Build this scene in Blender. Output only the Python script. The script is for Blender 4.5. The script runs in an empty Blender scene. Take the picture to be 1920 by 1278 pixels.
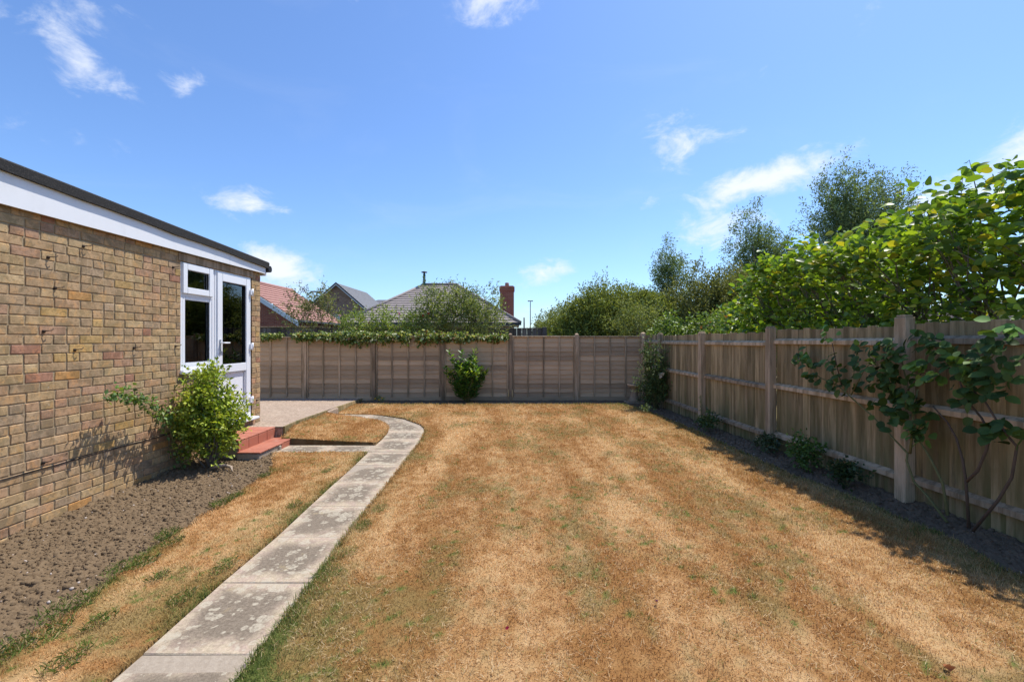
import bpy, bmesh, math, random
import numpy as np
from mathutils import Vector, Matrix
R = math.radians
rng = np.random.default_rng(7)
random.seed(7)
S = bpy.context.scene
C = S.collection

# ------------------------------------------------------------------ camera, sky, sun, exposure
EYE = 1.43
cam = bpy.data.cameras.new('camera'); co = bpy.data.objects.new('camera', cam); C.objects.link(co)
cam.lens = 16.0; cam.sensor_width = 36.0; cam.shift_y = -3/1920
cam.clip_start = 0.05; cam.clip_end = 1500
co.location = (0, 0, EYE); co.rotation_euler = (R(90), 0, 0)
S.camera = co

SUN = Vector((0.385, 0.33, 1.0)).normalized()          # direction towards the sun
sun = bpy.data.lights.new('sun', 'SUN'); sun.energy = 4.3; sun.angle = R(0.53); sun.color = (1.0, 0.955, 0.88)
so = bpy.data.objects.new('sun', sun); C.objects.link(so)
so.rotation_euler = SUN.to_track_quat('Z', 'Y').to_euler(); so.location = (6, 6, 12)

world = bpy.data.worlds.new('World'); S.world = world; world.use_nodes = True
wt = world.node_tree; wn = wt.nodes; wl = wt.links; wn.clear()
def W(t, **kw):
    n = wn.new(t)
    for k, v in kw.items(): setattr(n, k, v)
    return n
def wmath(op, a, b=None, clamp=False):
    n = W('ShaderNodeMath', operation=op, use_clamp=clamp)
    for i, v in enumerate((a, b)):
        if v is None: continue
        if isinstance(v, (int, float)): n.inputs[i].default_value = v
        else: wl.new(v, n.inputs[i])
    return n.outputs[0]
sky = W('ShaderNodeTexSky', sky_type='NISHITA', sun_disc=False)
sky.sun_elevation = math.asin(SUN.z); sky.sun_rotation = math.atan2(SUN.x, SUN.y)
sky.air_density = 1.0; sky.dust_density = 0.6; sky.ozone_density = 2.2; sky.altitude = 10
grade = W('ShaderNodeMix', data_type='RGBA', blend_type='MULTIPLY'); grade.inputs[0].default_value = 1
grade.inputs[7].default_value = (0.66, 0.82, 1.04, 1)
wl.new(sky.outputs[0], grade.inputs[6])
tc = W('ShaderNodeTexCoord')
nz = W('ShaderNodeTexNoise'); nz.inputs['Scale'].default_value = 13; nz.inputs['Detail'].default_value = 10; nz.inputs['Roughness'].default_value = 0.62
nz.inputs['Distortion'].default_value = 0.35
mp = W('ShaderNodeMapping'); mp.inputs['Scale'].default_value = (1, 1, 1.7)
wl.new(tc.outputs['Generated'], mp.inputs[0]); wl.new(mp.outputs[0], nz.inputs['Vector'])
# clouds: (azimuth slope x/y, elevation slope z/y, half width, half height, tilt degrees, strength)
clouds = [(-.96, .66, .11, .10, -60, .62), (-.86, .58, .03, .06, 0, .35), (-.73, .555, .05, .045, 0, .5), (-.60, .302, .075, .026, 4, .85),
          (-.515, .152, .085, .04, -8, 1.15), (-.02, .76, .09, .04, 15, .8), (-.36, .76, .03, .02, 0, .4),
          (.36, .44, .085, .045, -25, .75), (.47, .42, .05, .025, 35, .4), (.535, .345, .14, .036, 14, 1.15), (.68, .37, .05, .012, 20, .3),
          (.45, .235, .10, .035, 18, .9), (.085, .155, .06, .022, 15, .85), (.02, .12, .02, .01, 0, .4),
          (.30, .30, .03, .012, 10, .4), (.20, .02, .22, .07, 8, .55), (.06, .03, .10, .05, 0, .4), (1.0, .33, .16, .05, 12, .75), (1.12, .40, .10, .09, 50, .6),
          (.95, .25, .10, .05, 10, .6), (.78, .73, .07, .03, 40, .3), (.56, .60, .035, .014, 25, .35), (-.98, .45, .20, .035, -12, .28), (-.82, .36, .08, .025, 0, .22),
          (-1.9, .5, .3, .1, 10, .7), (2.2, .6, .35, .1, 0, .7), (2.9, .3, .4, .08, 10, .7)]
sep = W('ShaderNodeSeparateXYZ'); wl.new(tc.outputs['Generated'], sep.inputs[0])
total = None
def dot(v, vec):
    n = W('ShaderNodeVectorMath', operation='DOT_PRODUCT'); wl.new(v, n.inputs[0]); n.inputs[1].default_value = vec; return n.outputs['Value']
for (u, v, hw, hh, tilt, st) in clouds:
    c = Vector((u, 1, v)).normalized(); right = c.cross(Vector((0, 0, 1))).normalized(); up = right.cross(c)
    k = 1/math.sqrt(1 + u*u + v*v)
    t = R(tilt); a = (right*math.cos(t) + up*math.sin(t))/(hw*k*1.75); b = (up*math.cos(t) - right*math.sin(t))/(hh*k*1.9)
    da = wmath('POWER', dot(tc.outputs['Generated'], a), 2.0); db = wmath('POWER', dot(tc.outputs['Generated'], b), 2.0)
    front = wmath('GREATER_THAN', dot(tc.outputs['Generated'], c), 0.2)
    e = wmath('MULTIPLY', wmath('SUBTRACT', 1.0, wmath('SQRT', wmath('ADD', da, db)), clamp=True), front)
    e = wmath('MULTIPLY', e, st)
    total = e if total is None else wmath('MAXIMUM', total, e)
body = wmath('ADD', wmath('MULTIPLY', total, 1.25), wmath('SUBTRACT', wmath('MULTIPLY', nz.outputs[0], 2.5), 1.58))
body = wmath('MULTIPLY', body, wmath('MULTIPLY', total, 5.0, clamp=True))
ramp = W('ShaderNodeMapRange', interpolation_type='SMOOTHSTEP'); wl.new(body, ramp.inputs[0])
ramp.inputs[1].default_value = 0.0; ramp.inputs[2].default_value = 1.0; ramp.inputs[3].default_value = 0; ramp.inputs[4].default_value = .95
# thin veil of cirrus all over the sky
nz2 = W('ShaderNodeTexNoise'); nz2.inputs['Scale'].default_value = 2.3; nz2.inputs['Detail'].default_value = 8; nz2.inputs['Roughness'].default_value = .6; nz2.inputs['Distortion'].default_value = .8
mp2 = W('ShaderNodeMapping'); mp2.inputs['Scale'].default_value = (1, 1, 2.6); wl.new(tc.outputs['Generated'], mp2.inputs[0]); wl.new(mp2.outputs[0], nz2.inputs['Vector'])
veil = W('ShaderNodeMapRange', interpolation_type='SMOOTHSTEP'); wl.new(nz2.outputs[0], veil.inputs[0])
veil.inputs[1].default_value = .5; veil.inputs[2].default_value = .82; veil.inputs[3].default_value = 0; veil.inputs[4].default_value = .10
cov = wmath('MAXIMUM', ramp.outputs[0], veil.outputs[0])
mixc = W('ShaderNodeMix', data_type='RGBA'); wl.new(cov, mixc.inputs[0]); wl.new(grade.outputs[2], mixc.inputs[6])
mixc.inputs[7].default_value = (4.9, 5.15, 5.6, 1)
bg = W('ShaderNodeBackground'); bg.inputs[1].default_value = 0.148; wl.new(mixc.outputs[2], bg.inputs[0])
wo = W('ShaderNodeOutputWorld'); wl.new(bg.outputs[0], wo.inputs[0])

S.view_settings.view_transform = 'Standard'; S.view_settings.look = 'None'; S.view_settings.exposure = 0.45; S.view_settings.gamma = 1
S.view_settings.use_curve_mapping = False
S.render.engine = 'CYCLES'; S.cycles.max_bounces = 8; S.cycles.transparent_max_bounces = 12

# ------------------------------------------------------------------ helpers: objects
def link(o, parent=None):
    C.objects.link(o)
    if parent is not None: o.parent = parent
    return o
def tag(o, label=None, cat=None, group=None, kind=None):
    if label: o['label'] = label
    if cat: o['category'] = cat
    if group: o['group'] = group
    if kind: o['kind'] = kind
    return o
def empty(name, loc=(0, 0, 0), rz=0, label=None, cat=None, group=None):
    o = bpy.data.objects.new(name, None); o.location = loc; o.rotation_euler = (0, 0, rz); o.empty_display_size = .2
    link(o); return tag(o, label, cat, group)
def np_mesh(name, V, F, cols=None, smooth=False):
    """V (n,3) float, F (m,k) int with one k; cols (n,3)"""
    V = np.asarray(V, np.float32); F = np.asarray(F, np.int32)
    me = bpy.data.meshes.new(name); k = F.shape[1]; m = F.shape[0]
    me.vertices.add(len(V)); me.vertices.foreach_set('co', V.ravel())
    me.loops.add(m*k); me.loops.foreach_set('vertex_index', F.ravel())
    me.polygons.add(m); me.polygons.foreach_set('loop_start', np.arange(0, m*k, k, dtype=np.int32))
    if smooth: me.polygons.foreach_set('use_smooth', np.ones(m, bool))
    me.update(calc_edges=True)
    if cols is not None:
        a = me.color_attributes.new('Col', 'FLOAT_COLOR', 'POINT')
        c4 = np.ones((len(V), 4), np.float32); c4[:, :3] = cols; a.data.foreach_set('color', c4.ravel())
    return me
def add(name, me, mat=None, parent=None, loc=None, rot=None):
    o = bpy.data.objects.new(name, me)
    if mat is not None and len(me.materials) == 0: me.materials.append(mat)
    if loc is not None: o.location = loc
    if rot is not None: o.rotation_euler = rot
    return link(o, parent)
class MB:
    def __init__(s): s.v = []; s.f = []; s.sm = []
    def poly(s, pts, smooth=False):
        n = len(s.v); s.v += [tuple(p) for p in pts]; s.f.append(tuple(range(n, n+len(pts)))); s.sm.append(smooth)
    def box(s, x0, x1, y0, y1, z0, z1):
        n = len(s.v)
        s.v += [(x, y, z) for z in (z0, z1) for y in (y0, y1) for x in (x0, x1)]
        for q in ((0, 2, 3, 1), (4, 5, 7, 6), (0, 1, 5, 4), (2, 6, 7, 3), (0, 4, 6, 2), (1, 3, 7, 5)):
            s.f.append(tuple(n+i for i in q)); s.sm.append(False)
        return s
    def prism(s, pts, z0, z1):
        """outline pts (x,y) counter-clockwise, extruded; z0, z1 numbers"""
        n = len(s.v); k = len(pts)
        s.v += [(p[0], p[1], z0) for p in pts] + [(p[0], p[1], z1) for p in pts]
        s.f.append(tuple(n+i for i in reversed(range(k)))); s.f.append(tuple(n+k+i for i in range(k))); s.sm += [False]*2
        for i in range(k):
            j = (i+1) % k; s.f.append((n+i, n+j, n+k+j, n+k+i)); s.sm.append(False)
        return s
    def tube(s, pts, rad, sides=6, cap=True):
        pts = [Vector(p) for p in pts]; m = len(pts)
        if not hasattr(rad, '__len__'): rad = [rad]*m
        n = len(s.v); ref = Vector((0.31, 0.77, 0.55))
        for i, p in enumerate(pts):
            d = (pts[min(i+1, m-1)] - pts[max(i-1, 0)]).normalized()
            a = d.cross(ref)
            if a.length < .1: a = d.cross(Vector((1, 0, 0)))
            a.normalize(); b = d.cross(a)
            for k in range(sides):
                t = 2*math.pi*k/sides; s.v.append(tuple(p + (a*math.cos(t) + b*math.sin(t))*rad[i]))
        for i in range(m-1):
            for k in range(sides):
                k2 = (k+1) % sides
                s.f.append((n+i*sides+k, n+i*sides+k2, n+(i+1)*sides+k2, n+(i+1)*sides+k)); s.sm.append(True)
        if cap:
            s.f.append(tuple(n+k for k in reversed(range(sides)))); s.f.append(tuple(n+(m-1)*sides+k for k in range(sides))); s.sm += [False]*2
        return s
    def lathe(s, prof, cx=0, cy=0, sides=20):
        n = len(s.v); m = len(prof)
        for r, z in prof:
            for k in range(sides):
                t = 2*math.pi*k/sides; s.v.append((cx+r*math.cos(t), cy+r*math.sin(t), z))
        for i in range(m-1):
            for k in range(sides):
                k2 = (k+1) % sides
                s.f.append((n+i*sides+k, n+i*sides+k2, n+(i+1)*sides+k2, n+(i+1)*sides+k)); s.sm.append(True)
        s.f.append(tuple(n+k for k in reversed(range(sides)))); s.f.append(tuple(n+(m-1)*sides+k for k in range(sides))); s.sm += [False]*2
        return s
    def mesh(s, name, bevel=0, seg=1):
        me = bpy.data.meshes.new(name); me.from_pydata(s.v, [], s.f); me.update()
        me.polygons.foreach_set('use_smooth', np.array(s.sm, bool))
        bm = bmesh.new(); bm.from_mesh(me)
        if bevel: bmesh.ops.bevel(bm, geom=bm.edges[:], offset=bevel, segments=seg, affect='EDGES', clamp_overlap=True)
        bmesh.ops.recalc_face_normals(bm, faces=bm.faces); bm.to_mesh(me); bm.free()
        return me
    def build(s, name, mat, parent=None, bevel=0, loc=None, rot=None, seg=1):
        return add(name, s.mesh(name, bevel, seg), mat, parent, loc, rot)
def obox(name, mat, parent, x0, x1, y0, y1, z0, z1, bevel=0, seg=1):
    return MB().box(x0, x1, y0, y1, z0, z1).build(name, mat, parent, bevel, seg=seg)

# ------------------------------------------------------------------ helpers: noise
def lat(ix, iy, seed):
    h = (ix.astype(np.int64)*374761393 + iy.astype(np.int64)*668265263 + seed*974711) & 0x7fffffff
    h = ((h ^ (h >> 13))*1274126177) & 0x7fffffff
    return ((h ^ (h >> 16)) & 0xffff)/65535.0
def vnoise(x, y, seed=0):
    x = np.asarray(x, float); y = np.asarray(y, float)
    ix = np.floor(x); iy = np.floor(y); fx = x-ix; fy = y-iy
    fx = fx*fx*(3-2*fx); fy = fy*fy*(3-2*fy)
    a = lat(ix, iy, seed); b = lat(ix+1, iy, seed); c = lat(ix, iy+1, seed); d = lat(ix+1, iy+1, seed)
    return (a*(1-fx)+b*fx)*(1-fy) + (c*(1-fx)+d*fx)*fy
def fbm(x, y, oct=4, seed=0, gain=.5):
    t = 0; amp = 1; s = 0
    for o in range(oct):
        t = t + amp*vnoise(np.asarray(x)*2**o, np.asarray(y)*2**o, seed+o*17); s += amp; amp *= gain
    return t/s

# ------------------------------------------------------------------ helpers: materials
class Mat:
    def __init__(s, name):
        s.m = bpy.data.materials.new(name); s.m.use_nodes = True; s.t = s.m.node_tree; s.n = s.t.nodes; s.l = s.t.links
        s.n.clear(); s.out = s.n.new('ShaderNodeOutputMaterial'); s.b = s.n.new('ShaderNodeBsdfPrincipled'); s.l.new(s.b.outputs[0], s.out.inputs[0])
        s.b.inputs['Roughness'].default_value = .8; s.b.inputs['Specular IOR Level'].default_value = .3
    def node(s, t, **kw):
        n = s.n.new(t)
        for k, v in kw.items(): setattr(n, k, v)
        return n
    def put(s, sock, v):
        if isinstance(v, (int, float)): sock.default_value = v
        elif isinstance(v, (tuple, list)): sock.default_value = tuple(v)+(1,) if len(v) == 3 and len(sock.default_value) == 4 else tuple(v)
        else: s.l.new(v, sock)
    def coord(s, kind='Object', scale=(1, 1, 1)):
        c = s.node('ShaderNodeTexCoord'); m = s.node('ShaderNodeMapping'); m.inputs['Scale'].default_value = scale
        s.l.new(c.outputs[kind], m.inputs[0]); return m.outputs[0]
    def world(s, scale=(1, 1, 1)):
        c = s.node('ShaderNodeNewGeometry'); m = s.node('ShaderNodeMapping'); m.inputs['Scale'].default_value = scale
        s.l.new(c.outputs['Position'], m.inputs[0]); return m.outputs[0]
    def noise(s, v, scale, detail=5, rough=.6, dist=0):
        n = s.node('ShaderNodeTexNoise'); s.l.new(v, n.inputs['Vector']); n.inputs['Scale'].default_value = scale
        n.inputs['Detail'].default_value = detail; n.inputs['Roughness'].default_value = rough; n.inputs['Distortion'].default_value = dist
        return n.outputs[0]
    def ramp(s, v, a, b, lo=0., hi=1.):
        n = s.node('ShaderNodeMapRange', interpolation_type='SMOOTHSTEP'); s.l.new(v, n.inputs[0])
        for i, x in enumerate((a, b, lo, hi)): n.inputs[i+1].default_value = x
        return n.outputs[0]
    def mix(s, f, a, b, mode='MIX'):
        n = s.node('ShaderNodeMix', data_type='RGBA', blend_type=mode)
        s.put(n.inputs[0], f); s.put(n.inputs[6], a); s.put(n.inputs[7], b); return n.outputs[2]
    def math(s, op, a, b=0., clamp=False):
        n = s.node('ShaderNodeMath', operation=op, use_clamp=clamp); s.put(n.inputs[0], a); s.put(n.inputs[1], b); return n.outputs[0]
    def stops(s, v, cols):
        n = s.node('ShaderNodeValToRGB'); s.l.new(v, n.inputs[0]); r = n.color_ramp
        while len(r.elements) < len(cols): r.elements.new(.5)
        for e, (p, c) in zip(r.elements, cols): e.position = p; e.color = tuple(c)+(1,)
        return n.outputs[0]
    def attr(s): return s.node('ShaderNodeAttribute', attribute_name='Col').outputs['Color']
    def objcol(s): return s.node('ShaderNodeObjectInfo').outputs['Color']
    def rand(s): return s.node('ShaderNodeObjectInfo').outputs['Random']
    def base(s, v): s.put(s.b.inputs['Base Color'], v); return s
    def rough(s, v): s.put(s.b.inputs['Roughness'], v); return s
    def bump(s, h, strength=.3, dist=.01):
        n = s.node('ShaderNodeBump'); n.inputs['Strength'].default_value = strength; n.inputs['Distance'].default_value = dist
        s.l.new(h, n.inputs['Height']); s.l.new(n.outputs[0], s.b.inputs['Normal']); return s

def simple(name, col, rough=.7, var=.15, scale=6, bump=.15, spec=.3):
    M = Mat(name); v = M.world(); n = M.noise(v, scale, 6)
    M.base(M.mix(n, tuple(c*(1-var) for c in col), tuple(min(1, c*(1+var)) for c in col))).rough(rough)
    M.b.inputs['Specular IOR Level'].default_value = spec
    if bump: M.bump(M.noise(v, scale*12, 4), bump, .004)
    return M.m

def brick_mat(name, src):
    M = Mat(name); v = M.world(); col = M.objcol() if src == 'obj' else M.attr()
    n1 = M.noise(v, 14, 6, .65); n2 = M.noise(v, 90, 4, .7)
    st = M.noise(M.world((1, 5.0, .35)), 3.2, 4)                                    # run-off streaks down the wall
    c = M.mix(M.ramp(n1, .32, .70), M.mix(1, col, (1.08, 1.06, 1.02), 'MULTIPLY'), M.mix(1, col, (.76, .74, .71), 'MULTIPLY'))
    lo = M.noise(v, 7.5, 5, .7, .6); c = M.mix(M.ramp(lo, .47, .60, 0, .9), c, M.mix(1, col, (.62, .63, .58), 'MULTIPLY'))
    lo2 = M.noise(M.world((1.7, 1.7, 1.7)), 6.3, 5, .7, .6); c = M.mix(M.ramp(lo2, .50, .62, 0, .5), c, M.mix(1, col, (1.28, 1.04, .74), 'MULTIPLY'))
    c = M.mix(M.ramp(M.noise(v, 34, 5, .75), .50, .64, 0, .8), c, M.mix(1, col, (.55, .52, .48), 'MULTIPLY'))
    c = M.mix(M.ramp(n2, .60, .78, 0, .45), c, (.16, .12, .085))
    c = M.mix(M.ramp(st, .58, .72, 0, .32), c, (.56, .42, .26))
    c = M.mix(M.ramp(M.noise(v, 26, 3), .70, .78, 0, .5), c, (.55, .50, .43))
    M.base(c).rough(.9); M.bump(M.math('ADD', M.math('MULTIPLY', n1, .6), M.math('MULTIPLY', n2, .5)), .55, .006)
    M.b.inputs['Specular IOR Level'].default_value = .15
    return M.m
m_brick = brick_mat('brick', 'obj'); m_brick_v = brick_mat('brick_courses', 'vert')
M = Mat('mortar'); v = M.world(); n = M.noise(v, 60, 5, .7); n0 = M.noise(v, 5, 4)
M.base(M.mix(n, (.26, .19, .11), (.44, .34, .21))).rough(.95); M.bump(n, .6, .006); m_mortar = M.m
M = Mat('white_upvc'); M.base((.80, .81, .83)).rough(.28); M.b.inputs['Specular IOR Level'].default_value = .5; m_upvc = M.m
M = Mat('white_fascia'); v = M.world(); M.base(M.mix(M.ramp(M.noise(M.world((1, 2, .6)), 4, 6), .5, .8, 0, .3), (.78, .785, .79), (.62, .61, .58))).rough(.4); m_fascia = M.m
M = Mat('roof_felt'); v = M.world(); n = M.noise(v, 110, 4, .8); M.base(M.stops(n, [(.32, (.012, .012, .013)), (.55, (.036, .035, .034)), (.72, (.13, .115, .10))])).rough(.95); M.bump(n, .5, .004); m_felt = M.m
m_gasket = simple('black_rubber', (.02, .02, .022), .6, .1, 9, 0)
m_steel = simple('satin_metal', (.55, .55, .57), .35, .1, 8, 0); m_steel.node_tree.nodes['Principled BSDF'].inputs['Metallic'].default_value = .8
m_rust = simple('rusty_iron', (.045, .03, .022), .9, .4, 60, .2)
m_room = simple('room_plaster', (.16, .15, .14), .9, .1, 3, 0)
M = Mat('window_glass')
tr = M.node('ShaderNodeBsdfTransparent'); tr.inputs[0].default_value = (.62, .66, .65, 1)
gl = M.node('ShaderNodeBsdfGlossy'); gl.inputs['Roughness'].default_value = .015
fr = M.node('ShaderNodeFresnel'); fr.inputs[0].default_value = 2.0
mx = M.node('ShaderNodeMixShader'); M.l.new(fr.outputs[0], mx.inputs[0]); M.l.new(tr.outputs[0], mx.inputs[1]); M.l.new(gl.outputs[0], mx.inputs[2]); M.l.new(mx.outputs[0], M.out.inputs[0]); m_glass = M.m
M = Mat('red_quarry_tile'); v = M.world(); n = M.noise(v, 16, 5); M.base(M.mix(M.ramp(M.noise(v, 9, 5, .7), .52, .75, 0, .45), M.mix(n, M.mix(M.rand(), (.39, .12, .07), (.49, .175, .105)), (.35, .13, .08)), (.50, .33, .25))).rough(.65); M.bump(n, .15, .003); m_tile = M.m
M = Mat('step_mortar'); v = M.world(); n = M.noise(v, 40, 5, .7); M.base(M.mix(n, (.22, .17, .12), (.44, .37, .29))).rough(.95); M.bump(n, .6, .01); m_stepmortar = M.m
# paving slab with pale rim, dark worn middle and lichen blotches
M = Mat('paving_slab'); g = M.coord('Generated'); v = M.world(); sx = M.node('ShaderNodeSeparateXYZ'); M.l.new(g, sx.inputs[0])
ex = M.math('ABSOLUTE', M.math('SUBTRACT', sx.outputs[0], .5)); ey = M.math('ABSOLUTE', M.math('SUBTRACT', sx.outputs[1], .5))
edge = M.math('ADD', M.math('MAXIMUM', ex, ey), M.math('MULTIPLY', M.math('SUBTRACT', M.noise(v, 4.5, 4), .5), .5))
fine = M.ramp(M.noise(v, 62, 6, .8), .25, .75); mid = M.noise(v, 11, 5, .65)
dark = M.mix(fine, (.115, .088, .062), (.27, .215, .155)); pale = M.mix(fine, (.31, .245, .165), (.58, .47, .33))
c = M.mix(M.ramp(edge, .22, .52), dark, M.mix(M.ramp(mid, .40, .62), pale, M.mix(fine, (.29, .21, .16), (.50, .38, .29))))
vo = M.node('ShaderNodeTexVoronoi'); wv = M.node('ShaderNodeVectorMath', operation='ADD'); nn = M.node('ShaderNodeTexNoise'); nn.inputs['Scale'].default_value = 14; M.l.new(v, nn.inputs['Vector'])
sc = M.node('ShaderNodeVectorMath', operation='SCALE'); M.l.new(nn.outputs['Color'], sc.inputs[0]); sc.inputs['Scale'].default_value = .055
M.l.new(v, wv.inputs[0]); M.l.new(sc.outputs[0], wv.inputs[1]); M.l.new(wv.outputs[0], vo.inputs['Vector']); vo.inputs['Scale'].default_value = 10.5
vs = M.node('ShaderNodeSeparateXYZ'); M.l.new(vo.outputs['Color'], vs.inputs[0])
rad = M.math('MULTIPLY', M.ramp(vs.outputs[0], .12, 1.0), .58)
spot = M.ramp(M.math('SUBTRACT', rad, vo.outputs['Distance']), 0, .05)
vo2 = M.node('ShaderNodeTexVoronoi'); M.l.new(wv.outputs[0], vo2.inputs['Vector']); vo2.inputs['Scale'].default_value = 26
vs2 = M.node('ShaderNodeSeparateXYZ'); M.l.new(vo2.outputs['Color'], vs2.inputs[0])
spot2 = M.ramp(M.math('SUBTRACT', M.math('MULTIPLY', M.ramp(vs2.outputs[1], .35, 1), .5), vo2.outputs['Distance']), 0, .06)
c = M.mix(M.math('MULTIPLY', M.math('MULTIPLY', M.math('MAXIMUM', spot, spot2), M.ramp(M.noise(v, 55, 4, .7), .3, .6)), .8), c, M.mix(mid, (.38, .325, .24), (.54, .48, .36)))
c = M.mix(M.ramp(M.noise(v, 6, 4), .60, .74, 0, .5), c, (.42, .32, .165))
M.base(c).rough(.92); M.bump(M.math('ADD', fine, M.math('MULTIPLY', mid, .6)), .45, .004); m_slab = M.m
M = Mat('patio_concrete'); v = M.world(); n = M.ramp(M.noise(v, 26, 7, .8), .28, .72); n2 = M.noise(v, 3.4, 6, .7)
c = M.mix(n, (.21, .145, .10), (.60, .455, .335)); c = M.mix(M.ramp(n2, .45, .70, 0, .6), c, M.mix(n, (.40, .30, .215), (.66, .53, .40)))
M.base(c).rough(.95); M.bump(n, .8, .012); m_patio = M.m
M = Mat('soil'); v = M.world(); n = M.noise(v, 38, 6, .7); n2 = M.noise(v, 150, 3, .7)
c = M.mix(n, (.088, .058, .032), (.255, .18, .108)); c = M.mix(M.ramp(n2, .62, .75, 0, .5), c, (.33, .255, .195))
M.base(c).rough(1.0); M.bump(n2, .6, .008); M.b.inputs['Specular IOR Level'].default_value = .1; m_soil = M.m
M = Mat('shade_toned_soil'); v = M.world(); n = M.noise(v, 30, 6, .7); M.base(M.mix(n, (.080, .056, .035), (.24, .175, .115))).rough(1.0); M.bump(M.noise(v, 120, 3, .7), .6, .008); M.b.inputs['Specular IOR Level'].default_value = .1; m_soil_shade = M.m  # same soil as the left bed, slightly darker with shade put into its colour
M = Mat('turf'); M.base(M.mix(M.noise(M.world(), 60, 4, .7), M.attr(), M.mix(1, M.attr(), (.55, .52, .45), 'MULTIPLY'))).rough(1.0); M.b.inputs['Specular IOR Level'].default_value = .05; m_turf = M.m
M = Mat('field'); v = M.world(); M.base(M.mix(M.noise(v, .4, 6), (.10, .10, .035), (.24, .17, .08))).rough(1); m_ground = M.m

def leafy(name, src, trans=.35, rough=.45, spec=.35, tint=(1.25, 1.2, .55)):
    M = Mat(name); col = M.objcol() if src == 'obj' else M.attr()
    M.base(col).rough(rough); M.b.inputs['Specular IOR Level'].default_value = spec
    t = M.node('ShaderNodeBsdfTranslucent'); M.l.new(M.mix(1, col, tint, 'MULTIPLY'), t.inputs[0])
    mx = M.node('ShaderNodeMixShader'); mx.inputs[0].default_value = trans
    M.l.new(M.b.outputs[0], mx.inputs[1]); M.l.new(t.outputs[0], mx.inputs[2]); M.l.new(mx.outputs[0], M.out.inputs[0]); return M.m
m_leaf = leafy('leaf', 'vert'); m_leaf_o = leafy('single_leaf', 'obj', .38, .42, .4, (1.45, 1.5, .5)); m_leaf_m = leafy('magnolia_leaf', 'vert', .38, .42, .4, (1.45, 1.5, .5))
m_leaf_far = leafy('far_leaf', 'vert', .3, .6, .2); m_grass = leafy('grass_blade', 'vert', .3, .75, .12, (1.05, 1.0, .75))
m_dark_leaf = leafy('dark_rose_leaf', 'obj', .2, .6, .18, (1.5, 1.6, .5)); m_rose_leaf_v = leafy('rose_leaf', 'vert', .2, .6, .18)
def bark(name, a, b):
    M = Mat(name); n = M.noise(M.world((1, 1, .35)), 45, 5, .7); M.base(M.mix(n, a, b)).rough(.95); M.bump(n, .6, .01); return M.m
m_bark = bark('grey_bark', (.10, .085, .07), (.27, .24, .20)); m_stem = bark('green_cane', (.10, .11, .035), (.24, .22, .10)); m_cane = bark('brown_cane', (.06, .04, .03), (.17, .12, .08))
m_flower = leafy('petal', 'vert', .3, .6, .2, (1, 1, 1))

def timber(name, a, b, algae=.0, zfreq=.25, hi=.9):
    M = Mat(name); r = M.rand(); v = M.world((6, 6, .55))
    off = M.node('ShaderNodeVectorMath', operation='ADD'); M.l.new(v, off.inputs[0]); cm = M.node('ShaderNodeCombineXYZ'); M.l.new(M.math('MULTIPLY', r, 37), cm.inputs[0]); M.l.new(cm.outputs[0], off.inputs[1])
    n = M.noise(off.outputs[0], 6, 7, .7, .4); n2 = M.noise(off.outputs[0], 1.6, 5, .6)
    c = M.mix(n, a, b); c = M.mix(1, c, M.mix(r, (.62, .61, .60), (1.22, 1.20, 1.16)), 'MULTIPLY')
    c = M.mix(M.ramp(M.noise(off.outputs[0], 3.0, 4, .6), .42, .62, 0, .75), c, M.mix(1, c, (.42, .40, .34), 'MULTIPLY'))
    if algae:
        z = M.node('ShaderNodeSeparateXYZ'); M.l.new(M.world(), z.inputs[0])
        low = M.ramp(M.math('ADD', z.outputs[2], M.math('MULTIPLY', n2, 1.1)), .5, 1.7, 1, .25)
        c = M.mix(M.math('MULTIPLY', M.math('MULTIPLY', low, M.ramp(n2, .35, .7)), algae), c, (.125, .125, .045))
        c = M.mix(M.ramp(M.noise(off.outputs[0], 2.6, 5, .7), .58, .74, 0, .55), c, (.05, .045, .035))
    M.base(c).rough(hi); M.bump(n, .5, .004); M.b.inputs['Specular IOR Level'].default_value = .15; return M.m
m_board = timber('weathered_board', (.26, .19, .10), (.62, .47, .27), 1.0)
m_rail = timber('rail_timber', (.38, .28, .175), (.70, .54, .37), .12)
m_post = timber('post_timber', (.42, .30, .19), (.72, .54, .37), .1)
m_rpost = timber('corner_post_timber', (.38, .28, .18), (.68, .525, .36), .1)
def timber_h(name, a, b):
    M = Mat(name); r = M.rand(); v = M.world((.7, 3, 9))
    off = M.node('ShaderNodeVectorMath', operation='ADD'); M.l.new(v, off.inputs[0]); cm = M.node('ShaderNodeCombineXYZ'); M.l.new(M.math('MULTIPLY', r, 41), cm.inputs[0]); M.l.new(cm.outputs[0], off.inputs[1])
    n = M.noise(off.outputs[0], 5, 7, .7, .5); c = M.mix(n, a, b); c = M.mix(1, c, M.mix(r, (.70, .69, .69), (1.2, 1.18, 1.15)), 'MULTIPLY')
    c = M.mix(M.ramp(M.noise(M.world((.8, 1, .8)), 1.1, 5), .55, .75, 0, .35), c, (.13, .115, .095))
    M.base(c).rough(.92); M.bump(n, .5, .004); M.b.inputs['Specular IOR Level'].default_value = .12; return M.m
m_slat = timber_h('lap_slat', (.36, .25, .145), (.72, .53, .34))
m_nboard = timber('neighbour_board', (.10, .095, .09), (.22, .205, .195), 0)
def roofmat(name, a, b, scale=3):
    M = Mat(name); v = M.world(); n = M.noise(v, scale, 6, .7); br = M.noise(v, 34, 3, .6)
    M.base(M.mix(M.ramp(br, .3, .7), M.mix(n, a, b), M.mix(n, tuple(x*.8 for x in a), b))).rough(.85); M.b.inputs['Specular IOR Level'].default_value = .2; return M.m
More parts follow.
